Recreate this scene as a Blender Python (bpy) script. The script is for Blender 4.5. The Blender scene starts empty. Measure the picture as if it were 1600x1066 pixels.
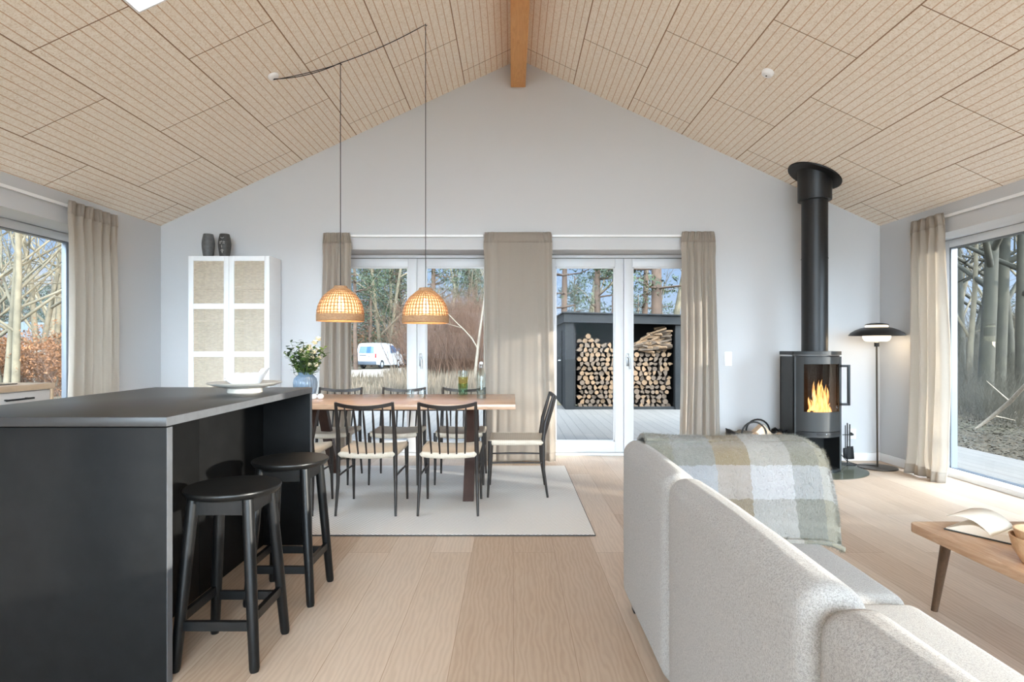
import bpy, bmesh, math, random
from mathutils import Vector, Matrix, noise
random.seed(7)
sc = bpy.context.scene
COL = sc.collection
PI = math.pi
sin, cos = math.sin, math.cos
H, F, CX, CY = 1.2, 920.0, 800.0, 541.0        # camera height, focal length and horizon measured from the room

# ------------------------------------------------------------------ materials
def S(r, g, b):
    f = lambda c: (c/255/12.92) if c/255 <= .04045 else ((c/255+.055)/1.055)**2.4
    return (f(r), f(g), f(b), 1)

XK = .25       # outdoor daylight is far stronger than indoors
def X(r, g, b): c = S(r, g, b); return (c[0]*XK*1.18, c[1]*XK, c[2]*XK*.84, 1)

class NT:
    def __init__(s, m): s.t = m.node_tree; s.n = s.t.nodes; s.l = s.t.links
    def new(s, ty, **k):
        n = s.n.new(ty)
        for a, b in k.items(): setattr(n, a, b)
        return n
    def put(s, sock, v):
        if v is None: return
        if hasattr(v, 'node'): s.l.new(v, sock)
        else: sock.default_value = v
    def math(s, op, a, b=None, clamp=False):
        n = s.new('ShaderNodeMath', operation=op); n.use_clamp = clamp
        s.put(n.inputs[0], a); s.put(n.inputs[1], b); return n.outputs[0]
    def mix(s, f, a, b, mode='MIX'):
        n = s.new('ShaderNodeMix', data_type='RGBA', blend_type=mode)
        s.put(n.inputs[0], f); s.put(n.inputs[6], a); s.put(n.inputs[7], b); return n.outputs[2]
    def coord(s, out='Object'): return s.new('ShaderNodeTexCoord').outputs[out]
    def mapping(s, v, scale=(1,1,1), loc=(0,0,0), rot=(0,0,0)):
        n = s.new('ShaderNodeMapping'); s.put(n.inputs[0], v)
        n.inputs[1].default_value = loc; n.inputs[2].default_value = rot; n.inputs[3].default_value = scale; return n.outputs[0]
    def noise(s, v, scale, detail=3, rough=.55, dist=0):
        n = s.new('ShaderNodeTexNoise'); s.put(n.inputs['Vector'], v); n.inputs['Scale'].default_value = scale
        n.inputs['Detail'].default_value = detail; n.inputs['Roughness'].default_value = rough; n.inputs['Distortion'].default_value = dist; return n.outputs[0]
    def wave(s, v, scale, dist=2, detail=2, dscale=1, direction='X'):
        n = s.new('ShaderNodeTexWave', bands_direction=direction); s.put(n.inputs['Vector'], v)
        n.inputs['Scale'].default_value = scale; n.inputs['Distortion'].default_value = dist
        n.inputs['Detail'].default_value = detail; n.inputs['Detail Scale'].default_value = dscale; return n.outputs[1]
    def ramp(s, f, stops, interp='LINEAR'):
        n = s.new('ShaderNodeValToRGB'); s.put(n.inputs[0], f); r = n.color_ramp; r.interpolation = interp
        while len(r.elements) < len(stops): r.elements.new(.5)
        for e, (p, c) in zip(r.elements, stops): e.position = p; e.color = c if len(c) == 4 else (*c, 1)
        return n.outputs[0]
    def bump(s, h, strength=.3, dist=.01):
        n = s.new('ShaderNodeBump'); n.inputs['Strength'].default_value = strength; n.inputs['Distance'].default_value = dist
        s.put(n.inputs['Height'], h); return n.outputs[0]
    def sep(s, v):
        n = s.new('ShaderNodeSeparateXYZ'); s.put(n.inputs[0], v); return n.outputs
    def comb(s, x, y, z):
        n = s.new('ShaderNodeCombineXYZ'); s.put(n.inputs[0], x); s.put(n.inputs[1], y); s.put(n.inputs[2], z); return n.outputs[0]

def base(name):
    m = bpy.data.materials.new(name); m.use_nodes = True
    t = NT(m); t.n.clear()
    out = t.new('ShaderNodeOutputMaterial'); b = t.new('ShaderNodeBsdfPrincipled'); t.l.new(b.outputs[0], out.inputs[0])
    t.b = b; t.out = out; t.m = m
    return t

def M(name, col, rough=.5, metal=0, var=0, vscale=8, bump=0, bscale=60, spec=.5, stretch=(1,1,1), coat=0, emit=None, estr=0):
    t = base(name); b = t.b
    v = t.mapping(t.coord(), stretch)
    if var:
        n = t.noise(v, vscale, 4)
        lo = tuple(c*(1-var) for c in col[:3])+(1,); hi = tuple(min(1, c*(1+var)) for c in col[:3])+(1,)
        t.put(b.inputs['Base Color'], t.ramp(n, [(.3, lo), (.7, hi)]))
    else: b.inputs['Base Color'].default_value = col
    b.inputs['Roughness'].default_value = rough; b.inputs['Metallic'].default_value = metal
    b.inputs['Specular IOR Level'].default_value = spec
    if coat: b.inputs['Coat Weight'].default_value = coat
    if bump: t.put(b.inputs['Normal'], t.bump(t.noise(v, bscale, 3), bump, .004))
    if emit: b.inputs['Emission Color'].default_value = emit; b.inputs['Emission Strength'].default_value = estr
    return t.m

def wood(name, c1, c2, rough=.45, axis='X', scale=9, dist=3):
    t = base(name); st = {'X': (.12,1,1), 'Y': (1,.12,1), 'Z': (1,1,.12)}[axis]
    v = t.mapping(t.coord(), st)
    w = t.noise(v, scale*3, 5, .6, dist)
    n2 = t.noise(v, scale, 2)
    f = t.math('MULTIPLY_ADD', w, .7); f.node.inputs[2].default_value = 0
    t.put(f.node.inputs[2], t.math('MULTIPLY', n2, .3))
    t.put(t.b.inputs['Base Color'], t.ramp(f, [(.3, c1), (.65, c2)]))
    t.b.inputs['Roughness'].default_value = rough
    t.put(t.b.inputs['Normal'], t.bump(w, .1, .003))
    return t.m

def glass_mat(name, tint=(1,1,1,1), refl=.06, rough=0, fk=.09):
    t = base(name); t.n.remove(t.b)
    tr = t.new('ShaderNodeBsdfTransparent'); tr.inputs[0].default_value = tint
    gl = t.new('ShaderNodeBsdfGlossy'); gl.inputs['Roughness'].default_value = rough
    fr = t.new('ShaderNodeFresnel'); fr.inputs[0].default_value = 1.45
    f = t.math('MULTIPLY_ADD', fr.outputs[0], fk); f.node.inputs[2].default_value = refl*.1
    mx = t.new('ShaderNodeMixShader'); t.put(mx.inputs[0], f)
    t.l.new(tr.outputs[0], mx.inputs[1]); t.l.new(gl.outputs[0], mx.inputs[2]); t.l.new(mx.outputs[0], t.out.inputs[0])
    return t.m

def cloth_mat(name, col, transl=.45, weave=700, var=.12, tcol=None, fold=0):
    t = base(name); b = t.b
    v = t.coord()
    n = t.noise(t.mapping(v, (1,1,.08)), 420, 2)
    n2 = t.noise(t.mapping(v, (.1,.1,1)), 380, 2)
    f = t.math('MULTIPLY', t.math('ADD', n, n2), .5)
    lo = tuple(c*(1-var) for c in col[:3])+(1,); hi = tuple(min(1, c*(1+var)) for c in col[:3])+(1,)
    c = t.ramp(f, [(.35, lo), (.65, hi)])
    t.put(b.inputs['Base Color'], c); b.inputs['Roughness'].default_value = .9; b.inputs['Specular IOR Level'].default_value = .1
    t.put(b.inputs['Normal'], t.bump(f, .25, .002))
    if transl:
        tl = t.new('ShaderNodeBsdfTranslucent'); t.put(tl.inputs[0], tcol or c)
        mx = t.new('ShaderNodeMixShader'); mx.inputs[0].default_value = transl
        t.l.new(b.outputs[0], mx.inputs[1]); t.l.new(tl.outputs[0], mx.inputs[2]); t.l.new(mx.outputs[0], t.out.inputs[0])
    return t.m

MT = {}
MT['wall'] = M('white_paint', S(200,200,201), .75, bump=.04, bscale=90, spec=.25)
MT['trim'] = M('white_lacquer', S(232,232,232), .4)
MT['frame'] = M('door_white', S(212,212,213), .35)
MT['alu'] = M('grey_aluminium', S(104,108,114), .4, .3)
MT['track'] = M('track_white', S(240,240,240), .35)
MT['glass'] = glass_mat('pane_glass', (.97,.985,.99,1), 0, 0, .035)
MT['clear'] = glass_mat('clear_glass', (.93,.96,.96,1), .25)
MT['green_glass'] = glass_mat('green_glass', S(228,242,232), .2)
MT['amber_glass'] = glass_mat('amber_glass', S(242,236,208), .2)
MT['smoke_glass'] = glass_mat('hearth_glass', S(214,222,222), .25)
MT['stove_glass'] = glass_mat('stove_glass', S(225,218,212), .15)
MT['black'] = M('black_stain', S(15,15,15), .36, var=.15, vscale=20, bump=.08, bscale=120, stretch=(1,1,.15), spec=.32)
MT['laminate'] = M('black_laminate', S(19,19,19), .55, var=.2, vscale=14, bump=.03, bscale=200, spec=.12)
MT['laminate_top'] = M('black_laminate_top', S(31,31,32), .36, var=.2, vscale=14, bump=.03, bscale=200, spec=.6)
MT['laminate_sheen'] = M('black_laminate_sheen', S(88,90,93), .4, var=.1, vscale=30)  # lighter grey stands in for window light reflected on the island edges
MT['darkwood'] = M('dark_chair_wood', S(40,33,29), .4, var=.2, vscale=30, stretch=(1,1,.2))
MT['legwood'] = M('dark_leg_wood', S(58,36,28), .45, var=.25, vscale=25, stretch=(1,1,.15))
MT['steel_black'] = M('stove_steel', S(44,45,45), .5, .3, bump=.03, bscale=300)
MT['flue'] = M('flue_black', S(27,27,28), .42, .2)
MT['iron'] = M('black_iron', S(22,22,23), .5, .3)
MT['chrome'] = M('chrome', S(200,202,204), .2, 1)
MT['handle_steel'] = M('brushed_steel', S(150,150,150), .32, .9)
MT['lampblack'] = M('lamp_black', S(30,28,27), .4, .2)
MT['bronze'] = M('dark_bronze', S(72,62,52), .35, .7)
MT['oak'] = wood('oak_table', S(174,136,108), S(200,166,138), .22, 'X')
MT['oak_side'] = wood('oak_bench', S(188,148,116), S(216,182,152), .22, 'Y', 8)
MT['beam'] = wood('pine_beam', S(205,142,78), S(226,168,102), .5, 'Y', 6, 4)
MT['walnut'] = wood('walnut_leg', S(74,56,42), S(98,74,56), .45, 'Z', 14)
MT['counterwood'] = wood('counter_oak', S(188,160,130), S(206,180,150), .45, 'Y', 7)
MT['cabgrey'] = M('cabinet_beige', S(205,200,195), .5)
MT['white'] = M('cabinet_white', S(232,234,236), .45)
MT['ceramic'] = M('white_ceramic', S(240,242,246), .25)
MT['stoneplate'] = M('stoneware_plate', S(196,190,180), .45, var=.1, vscale=20)
MT['bluevase'] = M('blue_glaze', S(112,132,152), .25, var=.2, vscale=9, coat=.25)
MT['darkvase'] = M('dark_vase', S(64,63,62), .55, var=.25, vscale=40, bump=.15, bscale=60)
MT['greyvase'] = M('grey_vase', S(92,92,92), .55, var=.2, vscale=40, bump=.15, bscale=60)
MT['motif'] = M('vase_motif', S(200,198,192), .6)
MT['leaf1'] = M('leaf_green', S(86,112,52), .55, var=.3, vscale=30)
MT['leaf2'] = M('leaf_dark', S(48,66,44), .55, var=.25, vscale=30)
MT['petal'] = M('petal_cream', S(240,232,205), .6, var=.1, vscale=40)
MT['paper'] = M('book_paper', S(244,236,222), .8)
MT['cover'] = M('book_cover', S(58,60,58), .6)
MT['terracotta'] = wood('bowl_wood', S(192,150,112), S(214,176,138), .5, 'X', 8)
MT['card'] = M('cardboard', S(206,180,152), .8, var=.1, vscale=20)
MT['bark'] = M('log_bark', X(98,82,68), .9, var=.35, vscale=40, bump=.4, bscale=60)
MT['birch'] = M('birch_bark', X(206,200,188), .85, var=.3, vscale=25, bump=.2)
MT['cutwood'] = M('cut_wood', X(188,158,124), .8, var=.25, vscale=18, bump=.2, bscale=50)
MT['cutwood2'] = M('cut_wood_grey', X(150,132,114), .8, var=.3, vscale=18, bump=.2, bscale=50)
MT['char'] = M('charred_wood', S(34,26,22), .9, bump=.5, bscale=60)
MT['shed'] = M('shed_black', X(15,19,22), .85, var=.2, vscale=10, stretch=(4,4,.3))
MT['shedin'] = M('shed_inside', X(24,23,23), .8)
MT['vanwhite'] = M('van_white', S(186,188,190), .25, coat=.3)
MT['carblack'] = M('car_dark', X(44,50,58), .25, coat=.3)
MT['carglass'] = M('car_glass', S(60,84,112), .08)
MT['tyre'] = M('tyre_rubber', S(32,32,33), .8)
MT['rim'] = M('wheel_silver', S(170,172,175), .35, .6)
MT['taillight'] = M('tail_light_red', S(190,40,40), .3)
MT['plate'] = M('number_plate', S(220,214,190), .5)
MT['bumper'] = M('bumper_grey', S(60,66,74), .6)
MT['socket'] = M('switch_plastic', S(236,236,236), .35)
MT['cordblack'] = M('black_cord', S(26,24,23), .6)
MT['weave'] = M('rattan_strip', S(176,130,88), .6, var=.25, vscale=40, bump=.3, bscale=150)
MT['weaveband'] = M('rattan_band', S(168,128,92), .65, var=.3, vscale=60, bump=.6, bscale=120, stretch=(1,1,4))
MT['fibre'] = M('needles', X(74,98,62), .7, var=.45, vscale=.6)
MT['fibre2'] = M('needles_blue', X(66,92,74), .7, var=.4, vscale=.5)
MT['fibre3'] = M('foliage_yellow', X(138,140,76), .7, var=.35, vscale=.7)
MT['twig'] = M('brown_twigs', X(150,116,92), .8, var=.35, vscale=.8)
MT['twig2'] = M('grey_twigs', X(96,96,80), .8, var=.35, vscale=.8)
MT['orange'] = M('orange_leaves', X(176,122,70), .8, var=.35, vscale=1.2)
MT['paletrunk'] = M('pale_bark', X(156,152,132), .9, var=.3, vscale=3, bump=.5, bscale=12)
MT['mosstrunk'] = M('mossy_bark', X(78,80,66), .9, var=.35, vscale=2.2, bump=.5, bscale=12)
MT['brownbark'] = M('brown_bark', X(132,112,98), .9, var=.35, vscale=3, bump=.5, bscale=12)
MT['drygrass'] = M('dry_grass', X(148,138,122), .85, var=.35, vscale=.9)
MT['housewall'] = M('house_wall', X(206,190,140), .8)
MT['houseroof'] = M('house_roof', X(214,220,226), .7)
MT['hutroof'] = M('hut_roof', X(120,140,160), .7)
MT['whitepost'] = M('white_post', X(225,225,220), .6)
MT['hob'] = M('hob_glass', S(26,27,29), .1)

def mk_flame():
    t = base('flame'); t.n.remove(t.b)
    z = t.sep(t.coord('Generated'))[2]
    lw = t.new('ShaderNodeLayerWeight'); lw.inputs[0].default_value = .45
    e = t.new('ShaderNodeEmission'); n = t.noise(t.mapping(t.coord(), (1,1,.5)), 22, 3)
    f = t.math('ADD', t.math('MULTIPLY', lw.outputs['Facing'], .75), t.math('MULTIPLY', t.math('SUBTRACT', n, .45), .8))
    t.put(e.inputs[0], t.ramp(f, [(.05, (1,.72,.30,1)), (.35, (1,.42,.09,1)), (.7, (.9,.16,.02,1))]))
    e.inputs[1].default_value = 1.7
    tr = t.new('ShaderNodeBsdfTransparent'); mx = t.new('ShaderNodeMixShader')
    a = t.math('MULTIPLY', t.ramp(t.noise(t.mapping(t.coord(), (1,1,.4)), 26, 3), [(.36, (.12,.12,.12)), (.62, (.9,.9,.9))]), t.ramp(z, [(.45, (1,1,1)), (1, (.45,.45,.45))]))
    t.put(mx.inputs[0], t.math('MULTIPLY', a, t.math('SUBTRACT', 1.05, lw.outputs['Facing'])))
    t.l.new(tr.outputs[0], mx.inputs[1]); t.l.new(e.outputs[0], mx.inputs[2]); t.l.new(mx.outputs[0], t.out.inputs[0])
    return t.m
MT['flame'] = mk_flame()
def emis(name, col, s):
    t = base(name); t.n.remove(t.b); e = t.new('ShaderNodeEmission'); e.inputs[0].default_value = col; e.inputs[1].default_value = s
    t.l.new(e.outputs[0], t.out.inputs[0]); return t.m
MT['bulb'] = emis('bulb_glow', (1,.80,.52,1), 5)
MT['opal'] = emis('opal_glow', (1,.86,.62,1), 1.5)
MT['ember'] = emis('ember_glow', (1,.25,.05,1), 1.6)
def mk_liner():
    t = base('shade_lining'); b = t.b; b.inputs['Base Color'].default_value = S(236,210,170); b.inputs['Roughness'].default_value = .8
    tl = t.new('ShaderNodeBsdfTranslucent'); tl.inputs[0].default_value = S(250,228,186)
    mx = t.new('ShaderNodeMixShader'); mx.inputs[0].default_value = .45
    t.l.new(b.outputs[0], mx.inputs[1]); t.l.new(tl.outputs[0], mx.inputs[2])
    tr = t.new('ShaderNodeBsdfTransparent'); m2 = t.new('ShaderNodeMixShader'); m2.inputs[0].default_value = .3
    t.l.new(mx.outputs[0], m2.inputs[1]); t.l.new(tr.outputs[0], m2.inputs[2]); t.l.new(m2.outputs[0], t.out.inputs[0]); return t.m
MT['liner'] = mk_liner()

def mk_floor():
    t = base('oak_floor'); o = t.sep(t.coord())
    v = t.comb(o[1], t.math('SUBTRACT', o[0], .007), 0)
    br = t.new('ShaderNodeTexBrick'); t.put(br.inputs['Vector'], v); br.offset = .37; br.offset_frequency = 2
    br.inputs['Scale'].default_value = 1; br.inputs['Brick Width'].default_value = 2.1; br.inputs['Row Height'].default_value = .24
    br.inputs['Mortar Size'].default_value = .0012; br.inputs['Mortar Smooth'].default_value = .3; br.inputs['Bias'].default_value = 0
    br.inputs['Color1'].default_value = (0,0,0,1); br.inputs['Color2'].default_value = (1,1,1,1); br.inputs['Mortar'].default_value = (.5,.5,.5,1)
    rnd = t.sep(br.outputs['Color'])[0]
    # grain shifted plank by plank
    off = t.math('MULTIPLY', rnd, 7.3)
    g = t.comb(t.math('ADD', t.math('MULTIPLY', o[1], .16), off), t.math('ADD', o[0], off), 0)
    n1 = t.noise(g, 9, 4, .55, 1.2); n2 = t.noise(g, 60, 4, .6, .4)
    w = t.wave(t.comb(t.math('MULTIPLY', o[1], .22), t.math('ADD', o[0], off), 0), 14, 9, 2, 1.3, 'Y')
    f = t.math('ADD', t.math('MULTIPLY', n1, .45), t.math('ADD', t.math('MULTIPLY', n2, .25), t.math('MULTIPLY', w, .3)))
    c = t.ramp(f, [(.25, S(168,144,122)), (.5, S(190,168,147)), (.75, S(204,184,164))])
    tint = t.ramp(rnd, [(0, S(176,152,130)), (.5, S(200,180,160)), (1, S(218,202,186))])
    c = t.mix(.55, c, tint)
    c = t.mix(br.outputs['Fac'], c, S(150,124,100))
    t.put(t.b.inputs['Base Color'], c); t.b.inputs['Roughness'].default_value = .45; t.b.inputs['Specular IOR Level'].default_value = .3
    t.put(t.b.inputs['Normal'], t.bump(t.math('SUBTRACT', f, t.math('MULTIPLY', br.outputs['Fac'], .8)), .12, .004))
    return t.m
MT['floor'] = mk_floor()

RX = .074
def mk_ceiling():
    t = base('wood_wool_ceiling'); o = t.sep(t.coord())
    s = t.math('MULTIPLY', t.math('ABSOLUTE', t.math('SUBTRACT', o[0], RX)), 1.1017)
    fr = t.math('FRACT', t.math('DIVIDE', s, .0625))
    groove = t.math('LESS_THAN', fr, .11)
    br = t.new('ShaderNodeTexBrick'); t.put(br.inputs['Vector'], t.comb(t.math('SUBTRACT', o[1], .25), s, 0)); br.offset = .5; br.offset_frequency = 2
    br.inputs['Scale'].default_value = 1; br.inputs['Brick Width'].default_value = 1.25; br.inputs['Row Height'].default_value = .625
    br.inputs['Mortar Size'].default_value = .004; br.inputs['Mortar Smooth'].default_value = .1
    br.inputs['Color1'].default_value = (0,0,0,1); br.inputs['Color2'].default_value = (1,1,1,1); br.inputs['Mortar'].default_value = (.5,.5,.5,1)
    rnd = t.sep(br.outputs['Color'])[0]
    n = t.noise(t.coord(), 95, 3, .75); n2 = t.noise(t.coord(), 32, 2)
    f = t.math('ADD', t.math('MULTIPLY', n, .75), t.math('MULTIPLY', n2, .25))
    c = t.ramp(f, [(.34, S(214,197,177)), (.48, S(243,233,219)), (.62, S(253,248,240))])
    c = t.mix(.22, c, t.ramp(rnd, [(0, S(228,210,190)), (1, S(248,236,220))]))
    c = t.mix(t.math('MULTIPLY', groove, .8), c, S(202,164,130))
    c = t.mix(br.outputs['Fac'], c, S(150,122,98))
    t.put(t.b.inputs['Base Color'], c); t.b.inputs['Roughness'].default_value = .95; t.b.inputs['Specular IOR Level'].default_value = .1
    t.put(t.b.inputs['Normal'], t.bump(t.math('SUBTRACT', f, t.math('MULTIPLY', groove, .7)), .5, .006))
    return t.m
MT['ceiling'] = mk_ceiling()

def mk_rug():
    t = base('flatweave_rug'); o = t.sep(t.coord())
    tri = t.math('PINGPONG', o[0], .05)
    d = t.math('ADD', o[1], tri)
    st = t.math('FRACT', t.math('DIVIDE', d, .03))
    f = t.math('LESS_THAN', st, .45)
    n = t.noise(t.coord(), 220, 2)
    c = t.mix(f, S(230,227,223), S(192,187,181))
    c = t.mix(t.math('MULTIPLY', n, .35), c, S(226,223,219))
    t.put(t.b.inputs['Base Color'], c); t.b.inputs['Roughness'].default_value = .95; t.b.inputs['Specular IOR Level'].default_value = .1
    t.put(t.b.inputs['Normal'], t.bump(t.math('ADD', f, n), .3, .003))
    return t.m
MT['rug'] = mk_rug()
MT['rugedge'] = M('rug_edge', S(60,58,56), .9)

def mk_sofa():
    t = base('grey_boucle'); v = t.coord()
    n = t.noise(v, 620, 2, .7); n2 = t.noise(v, 240, 2, .6); n3 = t.noise(v, 6, 2)
    f = t.math('ADD', t.math('MULTIPLY', n, .6), t.math('MULTIPLY', n2, .4))
    c = t.ramp(f, [(.38, S(132,129,126)), (.5, S(164,161,157)), (.64, S(184,181,177))])
    c = t.mix(t.math('MULTIPLY', n3, .1), c, S(160,154,150))
    t.put(t.b.inputs['Base Color'], c); t.b.inputs['Roughness'].default_value = .95; t.b.inputs['Specular IOR Level'].default_value = .1
    t.b.inputs['Sheen Weight'].default_value = .15
    t.put(t.b.inputs['Normal'], t.bump(f, .45, .004))
    return t.m
MT['sofa'] = mk_sofa()

def mk_cord_seat():
    t = base('paper_cord'); o = t.sep(t.coord('UV'))
    w = t.math('FRACT', t.math('MULTIPLY', o[1], 55))
    n = t.noise(t.coord(), 160, 2)
    c = t.mix(t.math('LESS_THAN', w, .22), S(220,208,190), S(184,168,146))
    c = t.mix(t.math('MULTIPLY', n, .3), c, S(202,188,168))
    t.put(t.b.inputs['Base Color'], c); t.b.inputs['Roughness'].default_value = .8
    t.put(t.b.inputs['Normal'], t.bump(t.math('PINGPONG', w, .5), .4, .004))
    return t.m
MT['cordseat'] = mk_cord_seat()

def mk_rattan():
    t = base('rattan_cane'); o = t.sep(t.coord())
    a = t.math('LESS_THAN', t.math('FRACT', t.math('DIVIDE', o[0], .0135)), .43)
    b = t.math('LESS_THAN', t.math('FRACT', t.math('DIVIDE', o[2], .0135)), .43)
    mask = t.math('MAXIMUM', a, b)
    n = t.noise(t.mapping(t.coord(), (1,1,3)), 30, 2)
    t.put(t.b.inputs['Base Color'], t.ramp(n, [(.3, S(192,172,148)), (.7, S(222,206,182))])); t.b.inputs['Roughness'].default_value = .6
    tr = t.new('ShaderNodeBsdfTransparent'); mx = t.new('ShaderNodeMixShader'); t.put(mx.inputs[0], mask)
    t.l.new(tr.outputs[0], mx.inputs[1]); t.l.new(t.b.outputs[0], mx.inputs[2]); t.l.new(mx.outputs[0], t.out.inputs[0])
    return t.m
MT['rattan'] = mk_rattan()

def mk_blanket():
    t = base('mohair_plaid'); o = t.sep(t.coord('UV'))
    wob = t.math('MULTIPLY', t.math('SUBTRACT', t.noise(t.coord(), 40, 3), .5), .03)
    u = t.math('ADD', o[0], wob); v = t.math('ADD', o[1], wob)
    OL, BL, BR, LV, GR, CR = S(104,92,62), S(112,116,126), S(118,92,68), S(162,158,160), S(102,104,104), S(142,136,122)
    cu = t.ramp(u, [(0, GR), (.13, BL), (.36, BR), (.55, LV), (.78, GR), (.93, CR)], 'CONSTANT')
    cv = t.ramp(v, [(0, GR), (.2, CR), (.40, S(104,92,56)), (.645, S(158,155,154)), (.80, S(104,98,80)), (.95, S(100,90,52))], 'CONSTANT')
    c = t.mix(.5, cu, cv)
    fz = t.noise(t.mapping(t.coord(), (1,1,.35)), 240, 3, .7)
    c = t.mix(t.math('MULTIPLY', fz, .22), c, S(210,206,194))
    t.put(t.b.inputs['Base Color'], c); t.b.inputs['Roughness'].default_value = 1; t.b.inputs['Specular IOR Level'].default_value = .05
    t.b.inputs['Sheen Weight'].default_value = .4
    t.put(t.b.inputs['Normal'], t.bump(fz, .8, .006))
    return t.m
MT['blanket'] = mk_blanket()
MT['fuzz'] = M('mohair_fuzz', S(206,200,180), 1, spec=.05)

def mk_deck():
    t = base('deck_boards'); o = t.sep(t.coord())
    br = t.new('ShaderNodeTexBrick'); t.put(br.inputs['Vector'], t.comb(o[1], o[0], 0)); br.offset = .43
    br.inputs['Scale'].default_value = 1; br.inputs['Brick Width'].default_value = 4.2; br.inputs['Row Height'].default_value = .145
    br.inputs['Mortar Size'].default_value = .004; br.inputs['Mortar Smooth'].default_value = .2
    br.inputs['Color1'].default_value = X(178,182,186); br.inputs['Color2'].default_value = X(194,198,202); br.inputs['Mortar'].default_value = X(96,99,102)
    n = t.noise(t.mapping(t.coord(), (1,.1,1)), 30, 3)
    t.put(t.b.inputs['Base Color'], t.mix(.25, br.outputs['Color'], t.ramp(n, [(.3, X(172,176,180)), (.7, X(200,204,208))])))
    t.b.inputs['Roughness'].default_value = .6
    t.put(t.b.inputs['Normal'], t.bump(t.math('SUBTRACT', 1, br.outputs['Fac']), .5, .006))
    return t.m
MT['deck'] = mk_deck()

def mk_ground():
    t = base('forest_floor'); v = t.coord()
    n = t.noise(v, 1.6, 6, .7); n2 = t.noise(v, 9, 5, .75)
    f = t.math('ADD', t.math('MULTIPLY', n, .35), t.math('MULTIPLY', n2, .65))
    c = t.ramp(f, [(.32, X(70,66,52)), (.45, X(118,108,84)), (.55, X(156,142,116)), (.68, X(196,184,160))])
    g = t.noise(v, .35, 3)
    c = t.mix(t.ramp(g, [(.5, (0,0,0)), (.65, (.6,.6,.6))]), c, X(104,116,74))
    t.put(t.b.inputs['Base Color'], c); t.b.inputs['Roughness'].default_value = .95
    t.put(t.b.inputs['Normal'], t.bump(n2, .8, .05))
    return t.m
MT['ground'] = mk_ground()
MT['road'] = M('gravel_road', X(214,208,200), .9, var=.15, vscale=2, bump=.3, bscale=20)
MT['litter'] = M('leaf_litter', X(100,94,76), .85, var=.4, vscale=3)
MT['curtain'] = cloth_mat('linen_curtain', S(197,188,178), .6, var=.07, tcol=S(224,217,207))

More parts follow.
